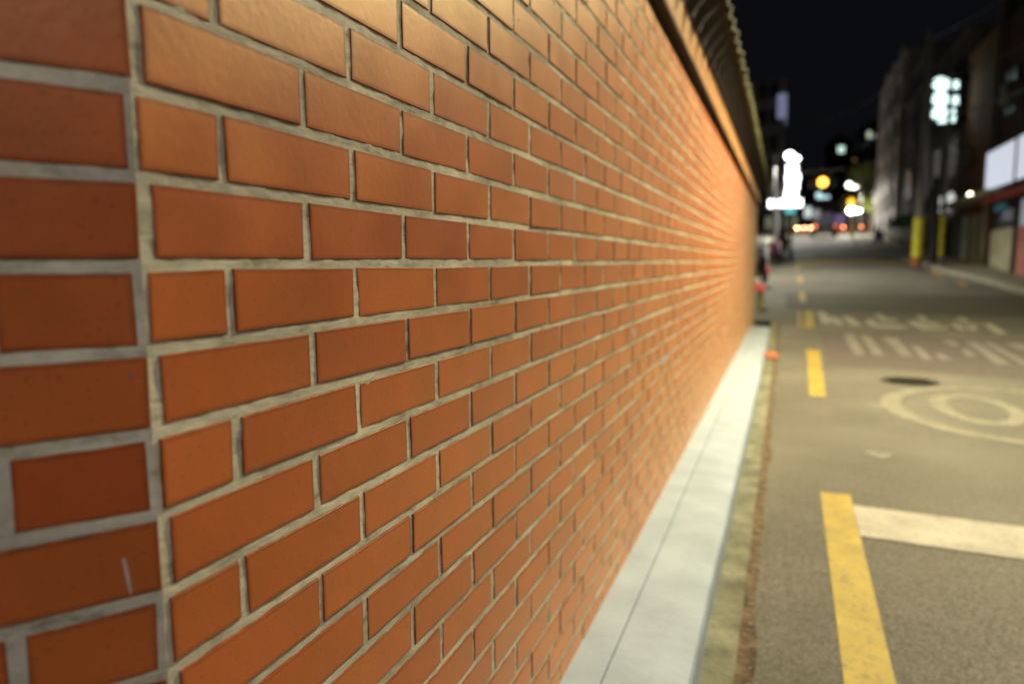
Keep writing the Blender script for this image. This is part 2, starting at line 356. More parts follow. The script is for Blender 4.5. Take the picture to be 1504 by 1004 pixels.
# mortar: a gridded face 3.5 mm behind the bricks that swells and sinks a little
def mortar_face(o, du, dn, length, z0, z1, dep, step):
    nu = max(1, int(length/step)); nv = max(1, int((z1-z0)/step)); vs = []; fs = []
    for i in range(nu+1):
        for j in range(nv+1):
            P = o+du*(length*i/nu)+Vector((0, 0, z0+(z1-z0)*j/nv))
            P = P+dn*(dep+.0011*noise.noise(P*38)+.0006*noise.noise(P*110)); vs.append(P)
    for i in range(nu):
        for j in range(nv): a = i*(nv+1)+j; fs.append((a, a+nv+1, a+nv+2, a+1))
    return vs, fs
mm = MB()
vs, fs = mortar_face(Vector((0, CS-.001, 0)), Vector((0, 1, 0)), Vector((1, 0, 0)), 1.6, -1.14, .871, -.0016, .0045); mm.add(vs, fs)
vs, fs = mortar_face(Vector((0, CS+1.599, 0)), Vector((0, 1, 0)), Vector((1, 0, 0)), WEND-CS-1.6, -1.14, .871, -.0016, .02); mm.add(vs, fs)
vs, fs = mortar_face(CP+LD*.30, -LD, LN, .301, -.75, .65, -.0016, .0045); mm.add(vs, fs)
vs, fs = mortar_face(CP+LD*1.6, -LD, LN, 1.3, -1.14, .871, -.0016, .03); mm.add(vs, fs)
vs, fs = mortar_face(CP+LD*.30, -LD, LN, .301, -1.14, -.75, -.0016, .02); mm.add(vs, fs)
vs, fs = mortar_face(CP+LD*.30, -LD, LN, .301, .65, .871, -.0016, .02); mm.add(vs, fs)
mm.build("mortar", M_MO, wall, smooth=True)
# body behind, far end and back
pl = [CP+LN*-.02, CP+LD*1.6-LN*.02, CP+LD*1.6+Vector((-.25, .1, 0)), Vector((-.24, CS+.1, 0)), Vector((-.24, WEND, 0)), Vector((-.012, WEND, 0)), Vector((-.012, CS+.02, 0))]
mb = MB(); n_ = len(pl)
mb.add([Vector((p.x, p.y, -1.3)) for p in pl]+[Vector((p.x, p.y, .87)) for p in pl], [tuple(range(n_))[::-1], tuple(range(n_, 2*n_))]+[(i, (i+1) % n_, n_+(i+1) % n_, n_+i) for i in range(n_)])
mb.build("wall_core", mat("rough_brickwork", (.25, .09, .04), .9, nscale=12, bump=.5), wall)
# projecting course above the groove, then the tiled coping
def along(fn):  # both legs of the wall
    fn(Vector((0, CS, 0)), Vector((0, 1, 0)), Vector((1, 0, 0)), WEND-CS+.03)
    fn(CP+LD*1.6, -LD, LN, 1.6)
mb = MB()
M_BAND = mat("band_brick", (.56, .24, .085), .5, nscale=10, namt=.25, bump=.4, bscale=70)
def band(o, du, dn, ln):
    # recessed groove course, then proud header course
    x = 0
    while x < ln-.01:
        l = min(.095, ln-x)
        a = o+du*(x+.003); b = o+du*(x+l-.003); j = rnd.uniform(-.001, .001)
        vs = [a+dn*-.2, b+dn*-.2, b+dn*(.034+j), a+dn*(.034+j)]
        mb.add([p+Vector((0, 0, .925)) for p in vs]+[p+Vector((0, 0, 1.06)) for p in vs], [(0,3,2,1),(4,5,6,7),(0,1,5,4),(1,2,6,5),(2,3,7,6),(3,0,4,7)])
        x += .095
bb = M_BAND.node_tree.nodes['Principled BSDF']; bb.inputs['Sheen Weight'].default_value = .27; bb.inputs['Sheen Roughness'].default_value = .35; bb.inputs['Sheen Tint'].default_value = (1, .86, .5, 1)
along(band); mb.build("header_course", M_BAND, wall)
mb = MB()
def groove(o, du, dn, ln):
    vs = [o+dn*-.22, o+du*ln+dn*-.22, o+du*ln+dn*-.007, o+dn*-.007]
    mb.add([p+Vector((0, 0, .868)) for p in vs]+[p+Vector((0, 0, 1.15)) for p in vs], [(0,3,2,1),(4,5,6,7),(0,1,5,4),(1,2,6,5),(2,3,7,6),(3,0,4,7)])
def shade_strip(o, du, dn, ln):  # added strip whose dark colour holds the shade under the proud course
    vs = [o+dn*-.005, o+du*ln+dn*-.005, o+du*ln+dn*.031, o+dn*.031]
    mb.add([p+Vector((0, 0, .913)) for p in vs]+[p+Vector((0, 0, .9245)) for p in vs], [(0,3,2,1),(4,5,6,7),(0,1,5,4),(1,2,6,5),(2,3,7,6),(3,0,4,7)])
along(shade_strip)
along(groove); mb.build("groove_course", mat("groove_shade", (.06, .028, .014), .95, nscale=20), wall)  # overhang's shadow put into the groove's dark colour
# coping: sloping soffit + tiles with round ends
M_TILE = mat("coping_tile", (.028, .013, .008), .8, nscale=8, namt=.5, bump=.4)
M_MOSS = mat("mossy_tile_end", (.10, .098, .045), .95, nscale=30, namt=.6, bump=.8)
tl = MB(); te = MB()
EX = .155; EZ = 1.24
def coping(o, du, dn, ln):
    up = Vector((0, 0, 1))
    pr = [(-.02, 1.06), (.045, 1.07), (.06, 1.13), (EX-.03, EZ-.012), (EX-.02, EZ), (.02, EZ+.10), (-.13, EZ+.20), (-.30, EZ+.10), (-.44, EZ), (-.30, 1.1), (-.22, 1.06)]
    n = len(pr); vs = [o+dn*a+up*z for a, z in pr]+[o+du*ln+dn*a+up*z for a, z in pr]
    tl.add(vs, [tuple(range(n)), tuple(range(n, 2*n))[::-1]]+[(i, n+i, n+(i+1) % n, (i+1) % n) for i in range(n)])
    x = .08
    while x < ln:
        c = o+du*x; jt = rnd.uniform(-.006, .006)
        tl.tube([c+dn*(EX-.012+jt)+up*(EZ+.018), c+dn*.02+up*(EZ+.128), c+dn*-.13+up*(EZ+.215)], [.030, .032, .034], n=10)
        te.tube([c+dn*(EX-.012+jt)+up*(EZ+.012), c+dn*(EX+.012+jt)+up*(EZ+.004)], [.034, .032], n=12)
        # drooping lip of the pan tile between the round ones
        q = o+du*(x+.105)
        te.add([q+du*-.05+dn*(EX-.01)+up*EZ, q+du*.05+dn*(EX-.01)+up*EZ, q+du*.020+dn*(EX+.012)+up*(EZ-.06), q+dn*(EX+.014)+up*(EZ-.10), q+du*-.020+dn*(EX+.012)+up*(EZ-.06),
                q+du*-.05+dn*(EX-.03)+up*EZ, q+du*.05+dn*(EX-.03)+up*EZ, q+du*.020+dn*(EX-.005)+up*(EZ-.047), q+dn*(EX-.003)+up*(EZ-.062), q+du*-.020+dn*(EX-.005)+up*(EZ-.047)],
               [(0, 1, 2, 3, 4), (9, 8, 7, 6, 5), (0, 4, 9, 5), (4, 3, 8, 9), (3, 2, 7, 8), (2, 1, 6, 7), (1, 0, 5, 6)])
        x += .21
along(coping)
tl.build("coping", M_TILE, wall, smooth=True); te.build("tile_ends", M_MOSS, wall)
# paint flecks and scratches on the brick
def fleck(pts_px, M, nm="paint_fleck", left=False):
    P = []
    for x, y in pts_px:
        d = ray(x, y)
        if left: t = ((CP-CAM).dot(LN))/d.dot(LN); P.append(CAM+d*t+LN*.0014)
        else: P.append(CAM+d*((.0014-CAM.x)/d.x))
    n = len(P); nn = LN if left else Vector((1, 0, 0))
    link(nm, P+[p-nn*.001 for p in P], [tuple(range(n))]+[(i, (i+1) % n, n+(i+1) % n, n+i) for i in range(n)], M, wall)
M_FL = mat("white_fleck", (.62, .50, .46), .7, nscale=60, namt=.3)
fleck([(179, 820), (183, 817), (187, 830), (194, 868), (191, 872), (187, 862)], M_FL, left=True)
M_FL2 = mat("faint_scratch", (.42, .22, .15), .7)
fleck([(189, 548), (192, 545), (193, 549), (197, 550), (194, 553), (196, 558), (191, 555), (188, 553)], M_FL2, left=True)
fleck([(968, 533), (975, 524), (983, 519), (984, 523), (978, 531), (970, 537)], M_FL)
fleck([(928, 486), (932, 482), (933, 492), (929, 496)], M_FL)

# ------------------------------------------------------------------ road markings (painted sheets a few mm above the asphalt)
def paint(name, px, M, label, cat="road marking", group=None, dz=.004, world=False):
    P = [Vector((p[0], p[1], 0)) if world else gp(*p) for p in px]
    for p in P: p.z = zr(p.y)+dz
    # split along the road so that the sheet follows the climb
    bm = bmesh.new(); vv = [bm.verts.new(p) for p in P]; fc = bm.faces.new(vv)
    if fc.normal.z < 0: fc.normal_flip()
    y0, y1 = min(p.y for p in P), max(p.y for p in P)
    for yc in PS+[y0+(y1-y0)*i/6 for i in range(1, 6)]:
        if y0 < yc < y1: bmesh.ops.bisect_plane(bm, geom=bm.verts[:]+bm.edges[:]+bm.faces[:], plane_co=(0, yc, 0), plane_no=(0, 1, 0))
    for v_ in bm.verts: v_.co.z = zr(v_.co.y)+dz
    bmesh.ops.recalc_face_normals(bm, faces=bm.faces[:])
    if sum(f_.normal.z for f_ in bm.faces) < 0: bmesh.ops.reverse_faces(bm, faces=bm.faces[:])
    me = bpy.data.meshes.new(name); bm.to_mesh(me); bm.free(); me.materials.append(M)
    o = bpy.data.objects.new(name, me); COL.objects.link(o)
    return tag(o, label, cat, group)
G = "dashed yellow line along the road"
def dash(a, b, label, M=M_YEL, wd=(.115, .115), xs=None):
    x0, x1 = xs; paint("yellow_dash", [(x0, a), (x0+wd[0], a), (x1+wd[1], b), (x1, b)], M, label, group=G, world=True)
dash(-2, 3.55, "long yellow line nearest the camera, touching the white stripe", wd=(.115, .13), xs=(.62, .655))
dash(6.05, 9.05, "yellow dash just beyond the long near yellow line, second from the camera", wd=(.12, .145), xs=(.68, .73))
dash(11.5, 14.6, "yellow dash left of the first pale road letter, with a darker seam beside it", wd=(.14, .14), xs=(.76, .84))
dash(11.5, 14.6, "thin pale yellow line close along the left of the third dash", M_YEL2, wd=(.05, .05), xs=(.67, .71))
dash(16.8, 19.5, "small yellow dash beyond the one beside the road letters", wd=(.13, .13), xs=(.78, .80))
dash(22, 24.6, "small far yellow dash, fifth from the camera", M_YEL2, wd=(.13, .13), xs=(.81, .82))
dash(27, 29.5, "last tiny yellow dash before the yellow crossing line", M_YEL2, wd=(.13, .13), xs=(.80, .80))
paint("white_stripe", [(1251, 742), (1520, 777), (1520, 825), (1262, 787)], M_WHI, "wide white stripe running right from the yellow line")
# letters of the first row, further away; each stroke its own patch of the letter
Z7 = lambda q: [(1104+a/3.3475, 400+b/3.3475) for a, b in q]
def letter(name, strokes, M, label, group):
    t = None; vs = []; fs = []
    for q in strokes:
        P = [gp(*p) for p in Z7(q)]; k = len(vs)
        for p in P: p.z = zr(p.y)+.0045
        vs += P; fs.append(tuple(range(k, k+len(P))))
    me = bpy.data.meshes.new(name); me.from_pydata([tuple(p) for p in vs], [], fs); me.update()
    bm = bmesh.new(); bm.from_mesh(me)
    for f_ in bm.faces:
        if f_.normal.z < 0: f_.normal_flip()
    bm.to_mesh(me); bm.free(); me.materials.append(M)
    o = bpy.data.objects.new(name, me); COL.objects.link(o); return tag(o, label, "road lettering", group)
G1 = "far row of white lettering on the road"
letter("road_letter", [[(320,193),(362,196),(400,250),(345,254)], [(380,218),(422,222),(462,258),(410,258)], [(440,214),(492,222),(545,262),(490,262)]], M_WHI, "leftmost white road letter of three slanted bars, right of the yellow dash", G1)
letter("road_letter", [[(598,206),(632,206),(668,228),(720,232),(712,242),(640,242)], [(560,232),(596,230),(618,256),(740,262),(775,276),(640,272),(575,262)]], M_WHI, "second white road letter, an open bracket shape", G1)
letter("road_letter", [[(800,213),(842,213),(872,238),(835,242)], [(762,238),(800,238),(880,268),(960,268),(968,278),(850,282),(790,262)], [(830,245),(905,244),(935,262),(890,262)]], M_WHI, "third white road letter, a closed curling shape", G1)
letter("road_letter", [[(1000,222),(1042,222),(1075,244),(1030,246)], [(975,250),(1010,248),(1060,282),(1015,284)], [(1040,254),(1110,256),(1122,266),(1062,266)], [(1060,270),(1100,268),(1110,286),(1075,288)]], M_WHI, "fourth white road letter of short crossed bars", G1)
letter("road_letter", [[(1130,252),(1176,252),(1262,303),(1205,303)]], M_WHI, "fifth road letter, a single thick slanted white bar", G1)
G2 = "near row of half worn lettering on the road"
letter("road_letter", [[(448,303),(500,303),(558,405),(508,407)]], M_FADE2, "leftmost half worn slanted bar of the near lettering row", G2)
letter("road_letter", [[(530,308),(578,312),(655,410),(600,408)]], M_FADE2, "second half worn slanted bar from the left in the near row", G2)
letter("road_letter", [[(640,318),(715,322),(795,415),(738,412)]], M_FADE2, "third, broader half worn slanted bar of the near row", G2)
letter("road_letter", [[(780,362),(822,362),(895,430),(842,428)], [(896,400),(934,398),(988,430),(934,432)]], M_FADE2, "half worn letter of two short bars in the middle of the near row", G2)
letter("road_letter", [[(938,335),(984,335),(1032,362),(984,362)], [(1028,380),(1062,378),(1112,415),(1062,415)], [(1045,338),(1105,342),(1275,455),(1200,452)]], M_FADE2, "half worn letter of a long bar and two dabs, right part of the near row", G2)
letter("road_letter", [[(1130,345),(1180,345),(1345,438),(1345,462)], [(1240,348),(1345,350),(1345,390)]], M_FADE2, "half worn letter at the right edge of the near lettering row", G2)
# speed roundel: ring and figures, read by oncoming drivers
RC = (2.04, 5.86)
def ringpts(cx, cy, rx, ry, n=56, ph=0): return [(cx+rx*cos(ph+2*pi*i/n), cy+ry*sin(ph+2*pi*i/n)) for i in range(n)]
sr = thing("speed_roundel", "faded white ring with the figures 30 painted on the asphalt near the manhole", "road marking", (RC[0], RC[1], zr(RC[1])))
def ring_sheet(name, cx, cy, rx, ry, wx, wy, M, par, dz=.004, a0=0, a1=2*pi):
    n = 64; vs = []; fs = []
    for i in range(n+1):
        a = a0+(a1-a0)*i/n
        for q in (0, 1):
            x, y = cx+(rx-q*wx)*cos(a), cy+(ry-q*wy)*sin(a); vs.append((x, y, zr(y)+dz))
    for i in range(n): k = i*2; fs.append((k, k+2, k+3, k+1))
    return link(name, vs, fs, M, par)
ring_sheet("ring", RC[0], RC[1], .87, 1.01, .14, .13, M_FADE, sr)
ring_sheet("figure", 1.80, 5.93, .29, .56, .11, .15, M_FADE, sr)
ring_sheet("figure", 2.36, 6.18, .22, .30, .11, .11, M_FADE, sr, a0=-pi*.5, a1=pi*.78)
ring_sheet("figure", 2.36, 5.66, .22, .30, .11, .11, M_FADE, sr, a0=-pi*.78, a1=pi*.5)
paint("yellow_crossing_line", [(1167, 388.5), (1200, 388), (1260, 386), (1338, 388), (1330, 384), (1262, 381.5), (1200, 382.5), (1168, 384)], M_YEL, "pale yellow line right across the road in the distance")
paint("raised_crossing", [(1166, 380), (1250, 378), (1310, 380), (1296, 373.5), (1235, 371), (1167, 372.5)], worn_paint("grey_paint", (.30, .30, .30), .5), "pale grey band across the road beyond the yellow line")
paint("pink_patch", [(1200, 377), (1213, 377), (1212, 373), (1201, 373)], mat("pink_paint", (.5, .16, .14), .8), "small pinkish patch on the pale grey band across the road", dz=.008)
paint("orange_kerb_mark", [(1362, 399), (1372, 399), (1388, 406), (1378, 407)], mat("orange_road_paint", (.42, .22, .05), .8, nscale=10), "faint orange mark on the road before the right pavement", group="orange marks by the right kerb")
paint("orange_kerb_mark", [(1404, 415), (1414, 414), (1424, 421), (1412, 421)], MATS["orange_road_paint"], "smaller faint orange mark nearer to the camera by the right kerb", group="orange marks by the right kerb")
paint("paint_smear", Z7([(545,876),(600,880),(640,892),(688,888),(682,908),(640,918),(600,906),(560,892)]), M_FADE2, "small pale smear of paint on the asphalt between the roundel and the white stripe")
paint("paint_smear", Z7([(552,638),(600,646),(655,660),(640,672),(590,662)]), M_FADE, "faint scuff of paint just left of the roundel ring")
# darker band of asphalt beyond the first letters
paint("asphalt_band", [(.5, 14.9), (5.55, 13.6), (5.6, 18.6), (.5, 19.0)], mat("dark_asphalt", (.10, .096, .066), .8, nscale=60, namt=.6, bump=.5), "dark band across the road beyond the lettering", cat="road patch", dz=.003, world=True)
paint("asphalt_band", [(.9, 7.9), (5.65, 7.0), (5.65, 10.4), (.95, 10.9)], mat("worn_purple_asphalt", (.145, .12, .112), .85, nscale=60, namt=.5, bump=.5), "faintly purple worn band of asphalt under the near lettering row", cat="road patch", dz=.003, world=True)
# manhole
c = gp(1336, 560)
mh = thing("manhole_cover", "dark round iron manhole cover in the road beyond the roundel", "manhole cover", (c.x, c.y, zr(c.y)))
mb = MB(); mb.tube([(c.x, c.y, zr(c.y)-.02), (c.x, c.y, zr(c.y)+.007)], [.20, .20], n=32)
for i in range(-3, 4): mb.box(c.x-.15, c.x+.15, c.y+i*.045-.01, c.y+i*.045+.01, zr(c.y)+.007, zr(c.y)+.011)
mb.build("lid", mat("cast_iron", (.022, .02, .018), .6, nscale=20, bump=.4), mh)
mb = MB()
for i in range(32):
    a, b = 2*pi*i/32, 2*pi*(i+1)/32
    mb.add([(c.x+r_*cos(t), c.y+r_*sin(t), zr(c.y)+.005) for r_, t in ((.205, a), (.24, a), (.24, b), (.205, b))], [(0, 1, 2, 3)])
mb.build("rim", mat("iron_rim", (.07, .065, .055), .6), mh)
# bit of orange brick in the gutter, crumbs of mortar along the kerb
def lump(name, c, r, M, label, cat, sq=(1, 1, .6), seed=0):
    bm = bmesh.new(); bmesh.ops.create_icosphere(bm, subdivisions=3, radius=r)
    for v_ in bm.verts:
        v_.co = Vector((v_.co.x*sq[0], v_.co.y*sq[1], v_.co.z*sq[2]))*(1+.35*noise.noise(v_.co/r*1.3+Vector((seed, 0, 0))))
    me = bpy.data.meshes.new(name); bm.to_mesh(me); bm.free(); me.materials.append(M)
    o = bpy.data.objects.new(name, me); COL.objects.link(o); o.location = c; return tag(o, label, cat)
c = gp(1132, 526)
lump("brick_fragment", (c.x, c.y, zr(c.y)+.03), .06, mat("orange_brick", (.55, .16, .07), .8, nscale=30), "piece of orange brick in the gutter by the white kerb's far end", "rubble", sq=(1.3, 1.9, .7), seed=3)
c = (.36, 9.2, zr(9.2)+.02)
mb = MB()
for i in range(170):
    s = random.uniform(1.3, 9); x = random.choice([random.gauss(.30, .012), random.gauss(.40, .02)]); r = random.uniform(.0015, .0055)
    mb.ball((x, s, zr(s)+.004+r*.4), r, n=5, m=3, sq=(random.uniform(.7, 1.6), random.uniform(.7, 1.8), .7))
o = mb.build("grit", mat("pale_grit", (.42, .38, .28), .9)); o['kind'] = 'stuff'; tag(o, "loose pale grit and crumbs lying in the gutter beside the white kerb", "grit")
mb = MB(); rr2 = random.Random(21)
for i in range(150):
    x, y = rr2.uniform(.45, 3.2), 1.7+rr2.random()**1.7*6; r = rr2.uniform(.002, .009)
    P = [(x+r*q*cos(a_)*rr2.uniform(.6, 1.4), y+r*q*sin(a_)*rr2.uniform(.6, 1.8), zr(y)+.0025) for a_, q in [(k_*pi/3, 1) for k_ in range(6)]]
    mb.add(P, [tuple(range(6))])
o = mb.build("paint_crumbs", M_FADE2); o['kind'] = 'stuff'; tag(o, "tiny pale specks of paint and grit scattered over the near asphalt", "specks")
# blob of paint drip at the far corner of the kerb
# ------------------------------------------------------------------ street lamps out of frame that light this stretch
def street_lamp(base, head, col, watt, label, group="street lamps", glowstr=30, arm_r=.03, spot=True, target=None, hl=.30, angle=150, blend=.6, size=.12):
    t = thing("street_lamp", label, "street lamp", base, group)
    b = Vector(base); h = Vector(head)
    mb = MB(); mb.tube([b, b+Vector((0, 0, .4)), Vector((b.x, b.y, h.z-.05))], [.09, .075, .05], n=14); mb.tube([b+Vector((0, 0, 0)), b+Vector((0, 0, .03))], [.16, .15], n=14)
    mb.build("pole", M_GREY, t, smooth=True)
    mb = MB(); d = (h-Vector((b.x, b.y, h.z))); top = Vector((b.x, b.y, h.z-.08))
    mb.tube([top, top+d*.15+Vector((0, 0, .12)), top+d*.5+Vector((0, 0, .17)), h+Vector((0, 0, .06))-d.normalized()*hl], arm_r, n=10)
    mb.build("arm", M_GREY, t, smooth=True)
    dn = d.normalized(); sd = Vector((-dn.y, dn.x, 0)); up = Vector((0, 0, 1)); mb = MB()
    prof = [(-hl, .05, .03), (-hl*.6, .10, .06), (0, .13, .075), (hl*.6, .11, .05), (hl*.9, .05, .02)]
    for q, (a, w_, z) in enumerate(prof): mb.v += [h+dn*a+sd*w_, h+dn*a+sd*w_*.7+up*z, h+dn*a-sd*w_*.7+up*z, h+dn*a-sd*w_]
    for q in range(4):
        for e in range(4): a = q*4+e; b_ = q*4+(e+1) % 4; mb.f.append((a, b_, b_+4, a+4)); mb.mi.append(0)
    mb.f += [(3, 2, 1, 0), (16, 17, 18, 19)]; mb.mi += [0, 0]
    mb.build("lamp_head", M_GREY, t)
    mb = MB(); mb.ball(h-up*.012, .10, n=16, m=8, sq=(1, 1, .55)); mb.build("lens", glow("lamp_glow_%02x%02x%02x_%d" % (int(col[0]*255), int(col[1]*255), int(col[2]*255), glowstr), col, glowstr), t, smooth=True)
    if spot: lamp("bulb_light", 'SPOT', h-up*.11, col, watt, t, size=size, target=target or (h.x, h.y, h.z-5), angle=angle, blend=blend)
    else: lamp("bulb_light", 'SPOT', h-up*.75, col, watt, t, size=.03, target=(h.x, h.y, h.z-5), angle=165, blend=.4)
    return t
WARM = (1.0, .90, .54)
street_lamp((5.95, 6.5, zr(9)+.12), (1.8, 6.0, 3.7), WARM, 2100, "tall lamp post on the right pavement just outside the picture, with a warm yellow lamp", arm_r=.04, angle=160, blend=.7, size=.09)
street_lamp((5.95, -6, zr(-6)+.12), (3.6, -3.0, 4.6), (.98, .93, .98), 430, "lamp post behind the camera with a cool white lamp", arm_r=.04)

street_lamp((5.95, 13.4, zr(13)+.12), (1.15, 13.0, 5.2), (1, .90, .42), 420, "added unseen lamp post up the street, its warm lamp just above the picture", arm_r=.04)  # added lamp, unseen, placed for the sheen on the upper wall
# ------------------------------------------------------------------ right-hand buildings
def px_box(mb, X, x0, y0, x1, y1, dep=.05, mi=0):
    """box standing proud of the facade plane x = X, whose corners are read off the photograph once"""
    a = atX(x0, y0, X); b = atX(x1, y1, X)
    mb.box(X-dep, X+.02, min(a.y, b.y), max(a.y, b.y), min(a.z, b.z), max(a.z, b.z), mi=mi)
FX = 6.7
M_DKBR = mat("dark_brick_facade", (.10, .048, .034), .85, nscale=5, namt=.3, bump=.3)
M_BRN = mat("brown_brick_facade", (.22, .10, .045), .85, nscale=5, namt=.35, bump=.3)
M_GRF = mat("grey_facade", (.27, .25, .24), .85, nscale=2, namt=.3, bump=.2)
M_TOW = mat("tower_render", (.60, .56, .54), .85, nscale=.6, namt=.3, bump=.2)
M_FRAME = mat("pale_window_frame", (.42, .41, .38), .6)
M_SIGNW = mat("blank_white_sign", (.5, .52, .56), .4, emit=(.80, .87, 1.0), estr=.62, nscale=1.2, namt=.12)
# A: shop building
shop = thing("shop_building", "dark shop building at the right edge with blank white sign panels over a red awning", "building", (FX+3, 20, zr(20)))
mb = MB(); mb.box(FX, FX+8, 11, 27.6, -1.3, 10.5); 
for i in range(6):
    y = 12.2+i*2.6; mb.box(FX-.04, FX, y+2.0, y+2.25, 3.6, 10.3)
mb.box(FX-.12, FX+.01, 11, 27.6, 3.55, 3.7); mb.box(FX-.15, FX+8.1, 10.9, 27.7, 10.5, 10.7)
mb.build("wall", M_DKBR, shop)
for i in range(6):
    for j in range(2):
        mb = MB(); y = 12.5+i*2.6; z = 4.4+j*3
        mb.box(FX-.05, FX, y, y+1.5, z, z+.06); mb.box(FX-.05, FX, y, y+1.5, z+1.34, z+1.4); mb.box(FX-.05, FX, y, y+.06, z+.06, z+1.34); mb.box(FX-.05, FX, y+1.44, y+1.5, z+.06, z+1.34); mb.box(FX-.045, FX, y+.72, y+.78, z+.06, z+1.34)
        wn = mb.build("window", M_DARK, shop)
        g = MB(); g.box(FX-.02, FX, y+.06, y+1.44, z+.06, z+1.34); g.build("pane", M_GLASS, wn)
def sign_panel(y0, y1, z0, z1):
    mb = MB(); mb.box(FX-.26, FX, y0, y1, z0, z1, b=.03); s_ = mb.build("sign_box", M_DARK, shop)
    g = MB(); g.box(FX-.275, FX-.262, y0+.08, y1-.08, z0+.08, z1-.08); g.build("sign_face", M_SIGNW, s_)
a = atX(1449, 228, FX-.27); b = atX(1453, 283, FX-.27); yR = atX(1490, 250, FX-.27).y
zt = 3.50; zb = 2.16
sign_panel(yR+.02, a.y, zb, zt); sign_panel(16.0, yR-.12, zb, zt)
# awning: sloping cloth with a scalloped valance
mb = MB(); y0, y1 = 13.0, 26.4; n = 34
for i in range(n):
    ya = y0+(y1-y0)*i/n; yb = y0+(y1-y0)*(i+1)/n
    p = [(FX, ya, 2.18), (FX-.55, ya, 1.92), (FX-.56, ya, 1.74), (FX-.56, yb, 1.74), (FX-.55, yb, 1.92), (FX, yb, 2.18), (FX-.56, (ya+yb)/2, 1.70)]
    mb.add(p, [(0, 1, 4, 5), (1, 2, 6, 3, 4)])
aw = mb.build("awning", mat("red_awning_cloth", (.28, .045, .03), .8, nscale=3), shop)
md = aw.modifiers.new("t", 'SOLIDIFY'); md.thickness = .012
# shopfront: glazing, posts, shutters
def gbase(s): return zr(s)+.12
def panel(name, x0, x1, ztop, M, dep=.08, bldg=shop, zlow=None, X=FX, ribs=0, ribM=None):
    ya = atX(x0, 390, X).y; yb = atX(x1, 390, X).y; y0, y1 = min(ya, yb), max(ya, yb)
    mb = MB(); zl = gbase(y0)-.1 if zlow is None else zlow
    mb.box(X-dep, X+.005, y0, y1, zl, ztop, b=.01)
    for i in range(ribs):
        z = zl+(ztop-zl)*(i+.5)/ribs; mb.tube([(X-dep-.002, y0+.02, z), (X-dep-.002, y1-.02, z)], .025, n=8)
    return mb.build(name, M, bldg)
M_SHUT = mat("beige_shutter", (.62, .57, .42), .6, nscale=2, namt=.25)
panel("shutter", 1457, 1489, .95, M_SHUT, ribs=12)
panel("shutter", 1496, 1530, .95, mat("pinkish_shutter", (.60, .25, .22), .6, nscale=2), ribs=12)
panel("post", 1451.5, 1455.5, 1.75, mat("dark_red_post", (.10, .035, .02), .7), dep=.12)
panel("post", 1490, 1494.5, 1.75, M_DARK, dep=.12)
g = panel("shop_window", 1457, 1489, 1.72, M_GLASS, dep=.05, zlow=.97)
mb = MB(); px_box(mb, FX-.05, 1462, 302, 1478, 307, dep=.02); mb.build("window_sticker", mat("cyan_sticker", (.06, .2, .24), .5, emit=(.1, .45, .55), estr=.10), g)
mb = MB(); px_box(mb, FX-.05, 1474, 310, 1487, 322, dep=.02); mb.build("window_sticker", mat("pale_violet_sticker", (.2, .2, .26), .5, emit=(.5, .5, .7), estr=.08), g)
panel("shop_window", 1496, 1530, 1.72, mat("lit_pale_window", (.3, .3, .32), .4, emit=(.6, .65, .8), estr=.25), dep=.05, zlow=.97)
# B: narrow brown building with a canopy
B0, B1 = 27.75, 32.2
brn = thing("brown_building", "narrow brown brick building with a pale flat canopy and one bulb, left of the shop", "building", (FX+3, 30, zr(30)))
mb = MB(); mb.box(FX-.02, FX+7, B0, B1, -.6, 7.4); mb.box(FX-.10, FX+7.1, B0, B1, 7.4, 7.6); mb.build("wall", M_BRN, brn)
X = FX-.02
for (x0, x1, zt_, M) in [(1446, 1450, 1.55, M_DARK), (1436, 1444, 1.60, mat("olive_door", (.20, .18, .07), .6)), (1420, 1434, 1.60, mat("dark_olive_door", (.24, .215, .10), .6)), (1413, 1418, 1.65, mat("grey_door_post", (.42, .42, .38), .6)), (1397, 1410, 1.65, mat("slate_blue_door", (.12, .17, .18), .5)), (1388, 1395, 1.65, mat("olive_panel", (.14, .12, .03), .6))]:
    panel("door", x0, x1, zt_, M, bldg=brn, X=X)
a = atX(1446, 306, FX-.7); b = atX(1379, 309, FX-.7)
mb = MB(); mb.box(FX-.75, FX-.03, min(a.y, b.y)-.2, max(a.y, b.y), 1.98, 2.12, b=.02); cn = mb.build("canopy", mat("pale_canopy", (.42, .40, .28), .7), brn)
q = atX(1424, 303, FX-.5)
mb = MB(); mb.ball((FX-.5, q.y, 2.20), .08, n=16, m=10); mb.build("bulb", glow("warm_bulb", (1, .9, .6), 9), brn, smooth=True)
mb = MB(); px_box(mb, X, 1383, 290, 1402, 306, dep=.10); mb.build("lit_panel", mat("lit_pale_panel", (.4, .4, .38), .4, emit=(.86, .9, .88), estr=.55), brn)
